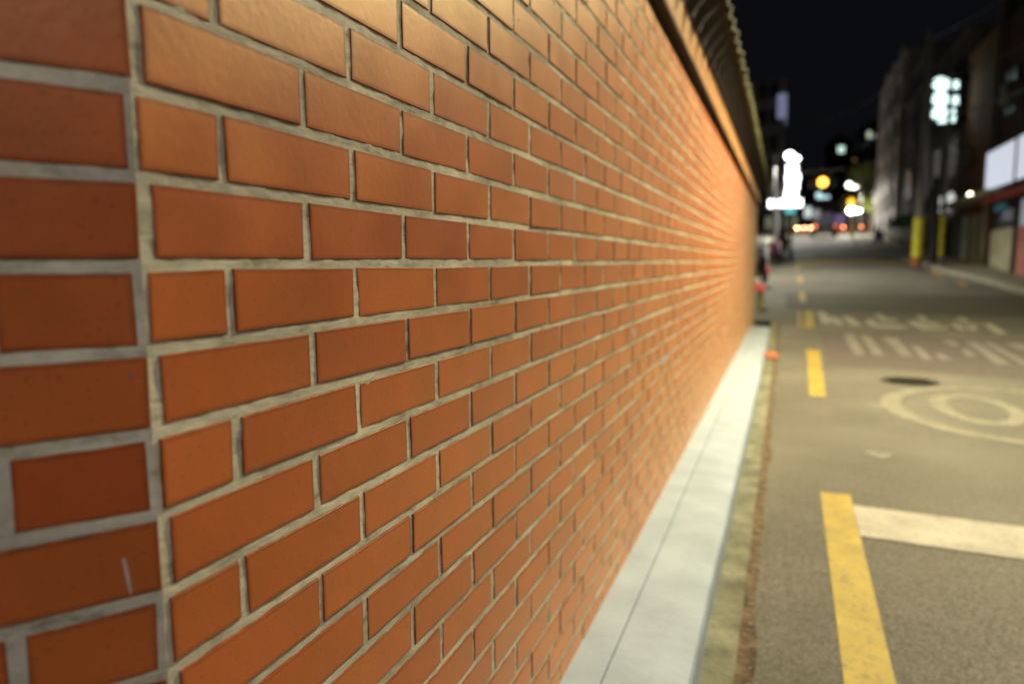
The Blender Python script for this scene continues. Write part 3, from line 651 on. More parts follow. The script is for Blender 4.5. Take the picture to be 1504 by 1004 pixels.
# C: grey building with two framed windows and the upright sign
C0, C1 = 32.3, 47.5
gry = thing("grey_building", "grey rendered building with two pale framed windows behind the upright lit sign", "building", (FX+3, 40, zr(40)))
mb = MB(); mb.box(FX, FX+7, C0, C1, -.4, 8.9)
for z in (2.6, 5.4, 8.7): mb.box(FX-.10, FX, C0, C1, z, z+.18)
for y in (35.5, 39.5, 43.5): mb.box(FX-.07, FX, y, y+.3, .4, 8.9)
mb.build("wall", M_GRF, gry)
def win(x0, y0, x1, y1, par, X, fr=.10, M=None):
    a = atX(x0, y0, X); b = atX(x1, y1, X); ya, yb = min(a.y, b.y), max(a.y, b.y); zc = (a.z+b.z)/2
    return winw(ya, yb, min(a.z, b.z), max(a.z, b.z), par, X, fr, M)
def winw(ya, yb, za, zb_, par, X, fr=.10, M=None, glass=None):
    mb = MB(); d = .07
    mb.box(X-d, X, ya, yb, za, za+fr); mb.box(X-d, X, ya, yb, zb_-fr, zb_); mb.box(X-d, X, ya, ya+fr, za+fr, zb_-fr); mb.box(X-d, X, yb-fr, yb, za+fr, zb_-fr)
    mb.box(X-d+.01, X, (ya+yb)/2-fr*.3, (ya+yb)/2+fr*.3, za+fr, zb_-fr)
    wn = mb.build("window", M or M_FRAME, par); g = MB(); g.box(X-.03, X, ya+fr, yb-fr, za+fr, zb_-fr); g.build("pane", glass or M_GLASS, wn)
for (ya, yb) in [(33.0, 34.9), (36.3, 38.4), (40.4, 42.6), (44.3, 46.4)]:
    winw(ya, yb, 3.35, 5.05, gry, FX, fr=.16 if ya < 37 else .08)
    winw(ya, yb, 6.3, 7.9, gry, FX, fr=.08, M=M_DARK)
# upright sign with three glowing glyphs
SS = 31.6
def sg(x, y): return atS(x, y, SS)
a = sg(1367, 106); b = sg(1411, 188)
us = thing("upright_sign", "narrow upright sign with three stacked glowing white glyphs, on the right of the street", "sign", ((a.x+b.x)/2, SS, a.z))
mb = MB(); mb.box(a.x, b.x, SS+.02, SS+.30, b.z, a.z, b=.03); mb.build("sign_box", mat("sign_black", (.012, .013, .014), .5), us)
for z_ in (a.z-.35, b.z+.27):
    mb = MB(); mb.box(b.x, FX+.2, SS+.1, SS+.2, z_, z_+.08); mb.build("bracket", M_DARK, us)
def glyph(yc, kind):
    h = 9.5; mb = MB(); me_ = MB()
    def bar(t, x0, y0, x1, y1):
        p, q = sg(x0, y0), sg(x1, y1); t.box(p.x, q.x, SS-.02, SS+.018, q.z, p.z)
    x0 = 1373-kind
    def stroke(pts, r):
        P = [sg(x, y) for x, y in pts]; mb.tube([(p.x, SS-.01, p.z) for p in P], r, n=8)
    c_ = [(x0+9+8*cos(2*pi*i/14), yc-.5+6*sin(2*pi*i/14)) for i in range(15)]
    stroke(c_, .105); stroke([(x0+5, yc-.5), (x0+24, yc+1.5)], .12)
    if kind == 0: stroke([(x0+20, yc-6), (x0+20, yc+6)], .12); stroke([(x0+20, yc+1), (x0+30, yc+1)], .15); stroke([(x0+31, yc-4), (x0+31, yc+6)], .09)
    if kind == 1: stroke([(x0+19, yc+2), (x0+31, yc+2)], .15); stroke([(x0+31, yc-4), (x0+31, yc+7)], .10); stroke([(x0+21, yc-3), (x0+21, yc+6)], .11)
    if kind == 2: stroke([(x0+19, yc-2), (x0+31, yc-3)], .11); stroke([(x0+7, yc+9), (x0+31, yc+7)], .13); stroke([(x0+20, yc-1), (x0+20, yc+8)], .10)
    mb.build("glyph", glow("sign_white", (.72, 1.0, .95), 1.9), us)
glyph(124, 0); glyph(146, 1); glyph(167, 2)
# D: tall flat block further on
D0, D1 = 50.5, 63.0; DX = 7.0
tow = thing("apartment_block", "tall pale apartment block in the dark beyond the grey building", "building", (DX+5, 56, zr(56)))
mb = MB(); mb.box(DX, DX+10, D0, D1, 0, 12.6); mb.box(DX-.15, DX+10, D0-.1, D1+.1, 12.6, 12.95)
for i in range(5): mb.box(DX-.10, DX, D0, D1, 3.0+i*2.2, 3.16+i*2.2)
for i in range(4): mb.box(DX-.22, DX, D0+.5+i*3.6, D0+.9+i*3.6, 1.0, 12.6)
mb.build("wall", M_TOW, tow)
for i in range(3):
    for j in range(5):
        ya = D0+1.5+i*3.6; winw(ya, ya+1.9, 3.45+j*2.2, 4.75+j*2.2, tow, DX, fr=.07)
# low buildings and things on the right, beyond the poles
lw = thing("low_wall", "low grey green wall on the right pavement left of the yellow wrapped pole", "wall", (5.6, 42, zr(42)))
a = gp(1342, 370, .12); 
mb = MB(); X = 6.2; pts = [(34.5, zr(34.5)), (46, zr(46))]
mb.add([(X, 33.5, zr(33.5)+.55), (X, 47.5, zr(47.5)+.45), (X, 47.5, zr(47.5)+1.55), (X, 33.5, zr(33.5)+1.85), (X+.2, 33.5, zr(33.5)+.55), (X+.2, 47.5, zr(47.5)+.45), (X+.2, 47.5, zr(47.5)+1.55), (X+.2, 33.5, zr(33.5)+1.85)],
       [(0, 3, 2, 1), (4, 5, 6, 7), (0, 4, 7, 3), (1, 2, 6, 5), (3, 7, 6, 2), (0, 1, 5, 4)])
mb.build("render", mat("grey_green_render", (.42, .45, .31), .85, nscale=2, namt=.25, bump=.3), lw)
mb = MB()
mb.add([(X-.03, 33.4, zr(33.4)), (X-.03, 47.6, zr(47.6)), (X-.03, 47.6, zr(47.6)+.45), (X-.03, 33.4, zr(33.4)+.55), (X+.25, 33.4, zr(33.4)), (X+.25, 47.6, zr(47.6)), (X+.25, 47.6, zr(47.6)+.45), (X+.25, 33.4, zr(33.4)+.55)],
       [(0, 3, 2, 1), (4, 5, 6, 7), (0, 4, 7, 3), (1, 2, 6, 5), (3, 7, 6, 2), (0, 1, 5, 4)])
mb.build("plinth", mat("brown_plinth", (.15, .08, .04), .9, nscale=4), lw)
# green domed awning / parasol
c = atS(1328, 332, 38)
pr = thing("parasol", "small pale green domed parasol behind the low wall", "parasol", (c.x, 38, zr(38)+.12))
mb = MB(); n = 16; apex = Vector((c.x, 38, c.z+.52)); k = len(mb.v); mb.v.append(apex)
for r_, dz in ((.35, .44), (.65, .26), (.86, 0)):
    for i in range(n): t = 2*pi*i/n; mb.v.append(Vector((c.x+r_*cos(t), 38+r_*sin(t), c.z+dz+(.0 if i % 2 else -.03))))
for i in range(n): mb.f.append((0, 1+i, 1+(i+1) % n)); mb.mi.append(0)
for q in range(2):
    for i in range(n): a_ = 1+q*n+i; b_ = 1+q*n+(i+1) % n; mb.f.append((a_, a_+n, b_+n, b_)); mb.mi.append(0)
o = mb.build("canopy", mat("green_canvas", (.22, .42, .28), .7), pr); md = o.modifiers.new("t", 'SOLIDIFY'); md.thickness = .02
mb = MB(); mb.tube([(c.x, 38, zr(38)), (c.x, 38, c.z+.5)], .025); mb.build("pole", M_GREY, pr)
# scooter
def scooter(cx, s, rot, body, label, sc=1.0, group=None):
    z = zr(s)+.12; t = thing("scooter", label, "scooter", (cx, s, z), group)
    Mx = Matrix.Translation((cx, s, z)) @ Matrix.Rotation(rot, 4, 'Z') @ Matrix.Scale(sc, 4)
    def fin(mb, nm, M, sm=True):
        mb.v = [Mx @ v_ for v_ in mb.v]; return mb.build(nm, M, t, smooth=sm)
    for wx in (-.62, .62):
        mb = MB()
        for i in range(20):
            a, b = 2*pi*i/20, 2*pi*(i+1)/20
            mb.tube([(wx+.20*cos(a), 0, .25+.20*sin(a)), (wx+.20*cos(b), 0, .25+.20*sin(b))], .055, n=8, cap=False)
        wh = fin(mb, "wheel", mat("tyre_rubber", (.015, .015, .015), .8)); mb = MB(); mb.tube([(wx, -.04, .25), (wx, .04, .25)], .13, n=16); mb.v = [Mx @ v_ for v_ in mb.v]; mb.build("rim", M_GREY, wh)
    mb = MB()
    prof = [(-.80, .55, .12), (-.55, .62, .17), (-.15, .58, .17), (-.02, .36, .15), (.32, .33, .14), (.42, .55, .13), (.48, .85, .12), (.40, .98, .08)]
    lowp = [(-.78, .42), (-.5, .30), (-.15, .24), (.0, .22), (.34, .22), (.50, .40), (.56, .80), (.50, .98)]
    for (x, zt_, w_), (xl, zl) in zip(prof, lowp): mb.v += [Vector((x, -w_, zt_)), Vector((x, w_, zt_)), Vector((xl, w_*.8, zl)), Vector((xl, -w_*.8, zl))]
    for i in range(len(prof)-1):
        for e in range(4): a = i*4+e; b = i*4+(e+1) % 4; mb.f.append((a, b, b+4, a+4)); mb.mi.append(0)
    mb.f += [(3, 2, 1, 0), tuple(4*(len(prof)-1)+e for e in range(4))]; mb.mi += [0, 0]
    fin(mb, "body", body)
    mb = MB(); mb.box(-.72, -.08, -.15, .15, .60, .72, b=.04); fin(mb, "seat", M_DARK)
    mb = MB(); mb.tube([(.44, 0, .9), (.40, 0, 1.05)], .03); mb.tube([(.36, -.32, 1.08), (.42, 0, 1.04), (.36, .32, 1.08)], .018); fin(mb, "handlebar", M_DARK)
    mb = MB(); mb.ball((.50, 0, .95), .08, sq=(.6, 1, 1)); fin(mb, "headlight", mat("lamp_glass", (.5, .5, .5), .2))
    return t
scooter(5.35, 45.5, R_(100), mat("blue_white_plastic", (.28, .30, .42), .4), "blue grey scooter parked on the right pavement at the end of the low wall")
# low shop with white fascia beyond
ls = thing("corner_shop", "low dark shop with a pale fascia sign at the far right corner", "building", (8, 68, zr(66)))
X = 7.6
mb = MB(); mb.box(X, X+8, 63.6, 72, 1.6, 6.0); mb.build("wall", M_DKBR, ls)
mb = MB(); mb.box(X-.25, X, 63.8, 71.8, 5.0, 6.0, b=.03); mb.build("fascia_sign", mat("pale_fascia", (.45, .44, .40), .5, emit=(.9, .87, .75), estr=.28, nscale=1, namt=.4), ls)
mb = MB(); mb.box(X-.08, X, 64.2, 71.4, 3.9, 4.9); mb.build("shop_window", mat("pinkish_grey_window", (.2, .18, .2), .4, emit=(.6, .5, .6), estr=.16, nscale=1.5, namt=.6), ls)

# ------------------------------------------------------------------ poles on the right
def util_pole(px, py, w_px, wrap_top, wrap_w, ztop, label, M=M_CONC, wrap=M_YWR, group="utility poles on the right pavement", s=None, lean=0):
    c = gp(px, py, .12); base = Vector((c.x, c.y, c.z-.05)); dist = c.y/cos(YAW)*1.0
    dz = (c-CAM).dot(_f); r_ = w_px*dz/F/2
    t = thing("utility_pole", label, "utility pole", base, group)
    mb = MB(); top = Vector((base.x+lean, base.y, ztop)); mb.tube([base, base.lerp(top, .5), top], [r_, r_*.85, r_*.68], n=18); mb.build("shaft", M, t, smooth=True)
    if wrap_top:
        zt_ = atS(px, wrap_top, c.y).z; z0 = base.z+.30; mb = MB()
        mb.tube([(base.x, base.y, z0), (base.x, base.y, zt_)], [r_*1.05*wrap_w, r_*1.03*wrap_w], n=20, cap=True); mb.build("guard_wrap", wrap, t, smooth=True)
    return t, base, r_
p1, b1, r1 = util_pole(1346, 390, 12.5, 320, 1.1, 7.5, "utility pole wrapped in bright yellow guard, nearest the road by the kerb")
mb = MB(); mb.tube([b1+Vector((0, 0, .02)), b1+Vector((0, 0, .34))], r1*1.2, n=16); mb.build("base_band", mat("rust_brown_base", (.35, .13, .04), .8, nscale=9, namt=.6), p1, smooth=True)
p2, b2, r2 = util_pole(1369, 386, 12, None, 1, 2.9, "thick dark stump pole without a wrap between the two yellow wrapped poles", M=mat("dark_pole", (.035, .033, .035), .8))
mb = MB(); q0 = atS(1361, 262, b2.y); q1 = atS(1364, 100, b2.y)
mb.tube([(q0.x, b2.y, 2.2), q0, q1], .085, n=12); mb.build("conduit", mat("pale_grey_tube", (.30, .32, .34), .5), p2, smooth=True)
p3, b3, r3 = util_pole(1381, 386, 7.5, 316, 1.1, 6.5, "slimmer utility pole wrapped in darker yellow, right of the dark pole", wrap=mat("dull_yellow_wrap", (.58, .50, .05), .55, nscale=5, namt=.4))
# cables
def cable(P, Q, sag, r=.018, label="dark overhead cable", M=None, nm="cable"):
    P, Q = Vector(P), Vector(Q); pts = []
    for i in range(25): t = i/24; pts.append(P.lerp(Q, t)-Vector((0, 0, sag*4*t*(1-t))))
    mb = MB(); mb.tube(pts, r, n=6, cap=True); o = mb.build(nm, M or M_CAB, None, smooth=True); return tag(o, label, "cable", "overhead cables")
M_CAB = mat("cable_sheath", (.10, .10, .10), .5)
top1 = Vector((b1.x, b1.y, 7.2))
cable(top1, (7.5, 8, 6.6), .5, label="uppermost overhead cable from the yellow wrapped pole towards the camera's right")
cable(top1-Vector((0, 0, 1.4)), (7.2, 8, 5.2), .6, label="middle overhead cable from the yellow wrapped pole towards the right edge")
cable(top1-Vector((0, 0, 2.6)), (6.4, 9, 4.0), .5, r=.03, label="thick lower cable sagging from the yellow wrapped pole towards the right edge")
cable(top1-Vector((0, 0, .2)), (5.6, 62, 8.8), .7, label="overhead cable running from the yellow wrapped pole up the street")
cable(top1-Vector((0, 0, .6)), (.1, 44, 8.0), .8, label="overhead cable crossing the street from the yellow wrapped pole to the far left")
cable(top1-Vector((0, 0, 2.3)), (5.6, 62, 7.4), .6, label="lower overhead cable running from the yellow wrapped pole up the street")

# ------------------------------------------------------------------ beyond the wall, left side
# things hung on the right-hand facades
for i, (y, z) in enumerate([(24.9, 4.6), (30.4, 3.5), (34.0, 5.6), (39.6, 3.0)]):
    t = thing("air_conditioner", ["outdoor air conditioner unit on the dark shop facade", "outdoor air conditioner unit on the brown brick facade", "outdoor air conditioner unit high on the grey facade", "outdoor air conditioner unit low on the grey facade"][i], "air conditioner", (FX-.2, y, z), "air conditioners on the right facades")
    mb = MB(); mb.box(FX-.40, FX-.06, y, y+.85, z, z+.6, b=.03); mb.build("casing", M_CONC, t)
    mb = MB(); mb.tube([(FX-.405, y+.35, z+.3), (FX-.43, y+.35, z+.3)], .24, n=18); mb.build("fan_grille", M_DARK, t)
    for q in (.06, .74):
        mb = MB(); mb.box(FX-.36, FX, y+q, y+q+.04, z-.06, z-.002); mb.build("bracket", M_GREY, t)
for i, (y, z0, z1) in enumerate([(27.5, .2, 10), (32.1, .3, 7.2), (38.9, .8, 8.6), (46.8, 1.2, 8.6)]):
    mb = MB(); mb.tube([(FX-.14, y, z0), (FX-.14, y, z1)], .055, n=10); o = mb.build("drain_pipe", M_CONC, None, smooth=True)
    tag(o, ["drain pipe at the far corner of the dark shop building", "drain pipe between the brown and the grey building", "drain pipe in the middle of the grey facade", "drain pipe near the far end of the grey facade"][i], "pipe", "drain pipes on the right facades")
# small post box with red top and the striped post
c = gp(1116, 452)
pb = thing("short_post", "short pale post with a pinkish red top at the end of the brick wall", "post", (c.x, c.y, c.z))
w2 = .13
mb = MB(); mb.tube([c, c+Vector((0, 0, .04)), c+Vector((0, 0, .05)), c+Vector((0, 0, .36))], [w2*1.2, w2*1.2, w2*.6, w2*.5], n=14); mb.build("body", mat("beige_plastic", (.42, .36, .20), .6), pb, smooth=True)
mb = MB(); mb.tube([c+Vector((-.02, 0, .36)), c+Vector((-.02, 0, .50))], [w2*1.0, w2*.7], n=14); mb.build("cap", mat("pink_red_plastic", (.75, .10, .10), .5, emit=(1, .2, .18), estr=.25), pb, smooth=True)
c = gp(1126, 400)
bo = thing("marker_post", "slim white marker post with a ball on top and a red foot", "post", (c.x, c.y, c.z))
mb = MB(); mb.tube([c+Vector((0, 0, .18)), c+Vector((0, 0, 1.0))], .055, n=12); mb.build("shaft", mat("white_plastic", (.48, .46, .46), .5), bo, smooth=True)
mb = MB(); mb.ball(c+Vector((0, 0, 1.06)), .10); mb.build("ball", mat("pale_ball", (.7, .68, .6), .5), bo, smooth=True)
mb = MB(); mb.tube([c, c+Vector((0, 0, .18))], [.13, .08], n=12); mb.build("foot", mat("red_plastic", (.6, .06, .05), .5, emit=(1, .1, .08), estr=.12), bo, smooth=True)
# parked scooters / motorbikes by the left edge
scooter(.05, 29.5, R_(80), mat("purple_plastic", (.16, .03, .09), .4), "dark purple scooter parked just behind the white marker post")
scooter(-.25, 20.5, R_(70), mat("black_plastic", (.02, .02, .03), .4), "black scooter parked beyond the end of the brick wall", sc=.8)
scooter(.35, 36.5, R_(95), mat("red_scooter_plastic", (.35, .05, .03), .4), "red scooter parked at the foot of the olive posts")
# pot plant
c = Vector((.02, 33.5, zr(33.5)+.02))
pp = thing("potted_plant", "small pale pot with a plant between the parked scooters", "plant", c)
mb = MB(); mb.tube([c, c+Vector((0, 0, .35))], [.14, .2], n=14); mb.build("pot", mat("pale_pot", (.45, .42, .34), .7), pp, smooth=True)
mb = MB(); rr = random.Random(3)
for i in range(220):
    p = c+Vector((rr.gauss(0, .14), rr.gauss(0, .14), .5+rr.gauss(0, .12))); d = Vector((rr.uniform(-1, 1), rr.uniform(-1, 1), rr.uniform(-.5, 1))).normalized()*.07; e = d.cross(Vector((rr.random(), rr.random(), 1))).normalized()*.025
    mb.add([p-d, p+e, p+d, p-e], [(0, 1, 2, 3)])
M_LEAF = mat("leaf", (.09, .11, .025), .7, nscale=3, namt=.4)
mb.build("foliage", M_LEAF, pp)
for (px, py, y_top, wd, M, lab) in [(1160.5, 369, 318, 4.5, mat("yellow_post_paint", (.55, .50, .12), .6), "bright yellowish post beside the far end of the dashed line"), (1147, 370, 316, 6, mat("olive_post_paint", (.28, .26, .10), .7), "dull olive post left of the bright yellowish post")]:
    c = gp(px, py); dz = (c-CAM).dot(_f); r_ = wd*dz/F/2; tz = atS(px, y_top, c.y).z
    t = thing("bollard_post", lab, "post", c, "posts by the far left kerb")
    mb = MB(); mb.tube([c, c+Vector((0, 0, .1)), Vector((c.x, c.y, tz))], [r_*1.2, r_, r_*.95], n=14); mb.build("shaft", M, t, smooth=True)
    mb = MB(); mb.ball((c.x, c.y, tz), r_*1.1, sq=(1, 1, .5)); mb.build("cap", M_CONC, t, smooth=True)
# far left building with signs (across the junction)
LS = 78.0
def lp(x, y, s=LS): return atS(x, y, s)
a = lp(1030, 128); b = lp(1147, 345)
bl = thing("corner_building", "tall dark grey building behind the bright white signs on the left", "building", ((a.x+b.x)/2, LS, zr(LS)))
mb = MB(); mb.box(a.x-4, b.x, LS, LS+9, 1.8, a.z)
for i in range(1, 6): z = 2.6+(a.z-2.6)*i/6; mb.box(a.x-4, b.x, LS-.15, LS, z-.15, z+.1)
mb.build("wall", mat("dusky_render", (.17, .16, .18), .9, nscale=.7, namt=.3), bl)
for i in range(6):
    for j in range(2):
        z0 = 2.6+(a.z-2.6)*i/6+.8; x0 = lp(1112+j*17, 200).x
        mb = MB(); mb.box(x0, x0+.9, LS-.08, LS, z0, z0+1.5); wn = mb.build("window", M_DARK, bl); g = MB(); g.box(x0+.1, x0+.8, LS-.10, LS-.082, z0+.1, z0+1.4); g.build("pane", M_GLASS, wn)
a = lp(1142, 138, LS-.3); b = lp(1155, 173, LS-.3)
mb = MB(); mb.box(a.x, b.x, LS-.3, LS+4, b.z, a.z, b=.05); mb.build("stair_window", mat("bluish_window", (.1, .1, .13), .5, emit=(.45, .5, .75), estr=.28, nscale=.9, namt=.7), bl)
a = lp(1126, 268, LS-1.5); b = lp(1150, 291, LS-1.5)
mb = MB(); mb.box(a.x, b.x, LS-1.5, LS-.02, b.z, a.z); mb.build("balcony", mat("olive_grey_render", (.26, .26, .19), .8), bl)
a = lp(1154, 241, LS-2); b = lp(1174, 291, LS-2)
sn = thing("blade_sign", "tall upright glaring white sign above the long white fascia sign on the left", "sign", ((a.x+b.x)/2, LS-2, b.z))
GW = glow("glaring_white", (.96, .97, 1.0), 5)
mb = MB(); mb.box(a.x, b.x, LS-2, LS-1.6, b.z, a.z, b=.05); mb.build("sign_box", M_DARK, sn)
hh = (a.z-b.z)/4
for k_, (l_, r_) in enumerate([(.10, .25), (.05, .03), (.12, .10), (.02, .20)]):
    mb = MB(); zt_ = a.z-k_*hh-.06; x0, x1 = a.x+l_, b.x-r_
    for (u0, u1, w0, w1) in [(0, .62, 0, .3), (0, .3, .3, .75), (.38, .62, .3, .75), (.7, 1, .05, .95), (0, .9, .68, .95)]:
        mb.box(x0+(x1-x0)*u0, x0+(x1-x0)*u1, LS-2.06-.01*len(mb.v)/8, LS-2.005, zt_-hh*w1, zt_-hh*w0)
    mb.build("sign_letter", GW, sn)
mb = MB(); mb.box(a.x-.9, a.x, LS-1.9, LS-1.7, a.z-.6, a.z-.5); mb.build("bracket", M_DARK, sn)
a = lp(1128, 293, LS-2.6); b = lp(1179, 304, LS-2.6)
sn2 = thing("fascia_sign", "long horizontal glaring white sign below the upright one", "sign", ((a.x+b.x)/2, LS-2, b.z))
mb = MB(); mb.box(a.x, b.x, LS-2.6, LS-1.55, b.z, a.z, b=.05); mb.build("sign_box", M_DARK, sn2)
mb = MB(); mb.box(a.x+.06, b.x-.06, LS-2.64, LS-2.605, b.z+.06, a.z-.06); mb.build("sign_face", GW, sn2)
a = lp(1153, 306.5, LS-2.3); b = lp(1168, 313, LS-2.3)
mb = MB(); mb.box(a.x, b.x, LS-2.3, LS-2.0, b.z, a.z, b=.03); o = mb.build("cyan_sign", glow("cyan_glow", (.15, .65, .70), .9)); tag(o, "small cyan panel hanging under the long white sign", "sign")
# shop under the signs
a = lp(1120, 314, LS-1.4); b = lp(1163, 345, LS-1.4)
sh = thing("lit_shopfront", "small lit shopfront under the white signs at the left corner", "shopfront", ((a.x+b.x)/2, LS-1.4, zr(LS)))
mb = MB(); mb.box(a.x, b.x, LS-1.4, LS-.2, zr(LS)-.2, a.z); mb.build("wall", mat("dark_grey_green", (.07, .07, .05), .8), sh)
for k_ in range(3):
    x0 = a.x+.3+k_*1.1; mb = MB(); mb.box(x0, x0+.8, LS-1.46, LS-1.4, zr(LS)+.6, a.z-.3); mb.build("window", mat("dim_shop_glass", (.1, .1, .08), .3, emit=(.7, .72, .45), estr=.14), sh)
# ------------------------------------------------------------------ lamps in view
h = atS(1159, 227, 60)
street_lamp((h.x-1.0, 60, zr(60)+.05), (h.x+.15, 60, h.z), (1, .98, .88), 3200, "glaring white street lamp above the white signs on the left", glowstr=45, spot=False, hl=.6)
# lit glass as large as it reads; second ball added as a streak of glare
def glow_ball(t, h, r, g_, sq=(1.2, 1, .7)):
    mb = MB(); mb.ball(h, r, n=18, m=10, sq=sq); mb.build("glow_ball", g_, t, smooth=True)
glow_ball(bpy.data.objects[[o.name for o in COL.objects if o.name.startswith("street_lamp")][-1]], h+Vector((.05, 0, -.1)), .36, glow("lamp_white_hot", (1, .98, .88), 10), sq=(.95, 1, .85)); glow_ball(bpy.data.objects[[o.name for o in COL.objects if o.name.startswith("street_lamp")][-1]], h+Vector((.52, .1, -.32)), .22, MATS["lamp_white_hot"], sq=(1.3, 1, .7))
h = atS(1249, 270, 68)
t = street_lamp((h.x+.9, 68, zr(66)+.05), (h.x, 68, h.z), (1, .97, .80), 2200, "smaller white street lamp over the far right side of the road", glowstr=30, spot=False, hl=.5)
glow_ball(t, h+Vector((-.1, 0, -.1)), .24, glow("lamp_white_hot2", (1, .97, .85), 5), sq=(1.0, 1, 1.0)); glow_ball(t, h+Vector((.28, .1, -.28)), .18, MATS["lamp_white_hot2"], sq=(1.9, 1, .7))  # second ball added as the lamp's smeared tail of light
# added lamp post half way, put in to light the road and the olive stretch (hidden behind the coping from here)
street_lamp((-2.2, 24, zr(24)), (-1.25, 24, 5.0), (1, .96, .74), 2400, "added lamp post beyond the brick wall on the left, its lamp hidden behind the coping", glowstr=10, hl=.3)
# traffic signal
h = atS(1206, 268, 66)
ts = thing("traffic_signal", "overhead traffic signal with its amber lamp lit over the junction", "traffic signal", (h.x-3.4, 66, zr(65)))
mb = MB(); mb.tube([(h.x-3.4, 66, zr(65)), (h.x-3.4, 66, h.z+.9)], [.14, .09], n=12); mb.build("pole", M_GREY, ts, smooth=True)
mb = MB(); mb.tube([(h.x-3.4, 66, h.z+.85), (h.x+1.8, 66, h.z+1.05)], [.08, .05], n=10); mb.tube([(h.x-.5, 66, h.z+.4), (h.x-.5, 66, h.z+1.0)], .04); mb.tube([(h.x+.7, 66, h.z+.4), (h.x+.7, 66, h.z+1.0)], .04); mb.build("arm", M_GREY, ts, smooth=True)
mb = MB(); mb.box(h.x-1.0, h.x+1.3, 65.85, 66.2, h.z-.42, h.z+.42, b=.06); mb.build("housing", M_DARK, ts)
for i, (dx, g_) in enumerate([(-.62, mat("unlit_red", (.12, .01, .01), .3)), (.12, glow("amber_glow", (1.0, .42, .04), 7)), (.90, mat("unlit_green", (.01, .06, .03), .3))]):
    mb = MB(); mb.tube([(h.x+dx, 65.84, h.z), (h.x+dx, 65.80, h.z)], [.36 if i == 1 else .28]*2, n=20); mb.build("lamp_lens", g_, ts, smooth=True)
# hanging lit sign below it
h = atS(1209, 288, 70)
hs = thing("hanging_sign", "small pale cyan lit sign under the amber traffic signal", "sign", (h.x, 70, h.z))
mb = MB(); mb.box(h.x-.60, h.x+.62, 70, 70.25, h.z-.3, h.z+.3, b=.05); mb.build("sign_box", M_DARK, hs)
mb = MB(); mb.box(h.x-.5, h.x+.52, 69.95, 69.99, h.z-.22, h.z+.02); mb.ball((h.x-.36, 69.95, h.z+.10), .27, sq=(1, .3, 1)); mb.build("sign_face", glow("pale_cyan_glow", (.55, .85, .88), 1.1), hs)
mb = MB(); mb.tube([(h.x, 70.1, h.z+.3), (h.x, 70.1, h.z+2.3)], .03); mb.build("hanger", M_DARK, hs)
# lit sign on a post, right corner
c = gp(1251, 349, .1); h = Vector((c.x, c.y, atS(1254, 309, c.y).z))
cs = thing("lit_post_sign", "slim pale post carrying a glaring white lamp with an amber cap at the right corner", "sign", c)
mb = MB(); mb.tube([c, Vector((c.x, c.y, h.z))], [.13, .10], n=12); mb.build("post", mat("pale_olive_post", (.5, .48, .25), .6), cs, smooth=True)
mb = MB(); mb.ball((h.x-.12, h.y, h.z), .25, sq=(1.1, .7, 1)); mb.ball((h.x+.28, h.y, h.z-.04), .17, sq=(1.6, .6, .8)); mb.build("lamp_box", glow("post_lamp_white", (1, .95, .8), 14), cs, smooth=True)
mb = MB(); mb.box(h.x-.38, h.x+.10, h.y-.12, h.y+.12, h.z+.3, h.z+.85, b=.1); mb.build("amber_cap", glow("amber_cap_glow", (1, .52, .03), 2.2), cs, smooth=True)
# ------------------------------------------------------------------ far side of the junction
fb = thing("far_shops", "dark row of shops across the far end of the street with dim violet windows", "building", (8, 84, zr(84)))
a = atS(1163, 296, 84); b = atS(1300, 330, 84)
mb = MB(); mb.box(a.x-3, b.x+10, 84, 92, 2.0, a.z); mb.box(a.x-3, b.x+10, 83.4, 84, a.z-.5, a.z-.3); mb.build("wall", mat("dark_violet_render", (.10, .08, .11), .9, nscale=1, namt=.4), fb)
def far_win(x0, y0, x1, y1, col, e, nm):
    p = atS(x0, y0, 83.9); q = atS(x1, y1, 83.9); mb = MB(); mb.box(p.x, q.x, 83.9, 83.99, q.z, p.z); mb.build("window", mat(nm, (.1, .1, .1), .4, emit=col, estr=e, nscale=1.3, namt=.6), fb)
far_win(1182, 304, 1191, 319, (.75, .9, .85), .75, "pale_lit_window"); far_win(1192, 308, 1204, 320, (.65, .68, .66), .35, "grey_lit_window")
far_win(1226, 315, 1242, 329, (.38, .30, .62), .26, "violet_window"); far_win(1206, 312, 1222, 326, (.3, .25, .36), .18, "dim_violet_window"); far_win(1198, 322, 1204, 332, (.6, .6, .6), .3, "door_window")
far_win(1260, 315, 1285, 330, (.45, .28, .30), .12, "dim_pink_window")
fw = thing("far_low_wall", "low red brick wall glowing orange across the far end of the street", "wall", (6, 80, zr(80)))
a = atS(1163, 335, 79.5); b = atS(1292, 352, 79.5)
mb = MB(); mb.box(a.x, b.x, 79.5, 79.8, b.z-.4, a.z-.15); mb.build("brickwork", mat("orange_brickwork", (.55, .22, .10), .85, nscale=1, namt=.3), fw)
mb = MB(); mb.box(a.x-.05, b.x+.05, 79.42, 79.88, a.z-.15, a.z+.0); mb.build("coping", mat("dark_red_coping", (.2, .07, .05), .8), fw)
struct(strip("forecourt", lambda s: -60, lambda s: 60, 77.4, 100, .02, M_PAVE, nx=2))
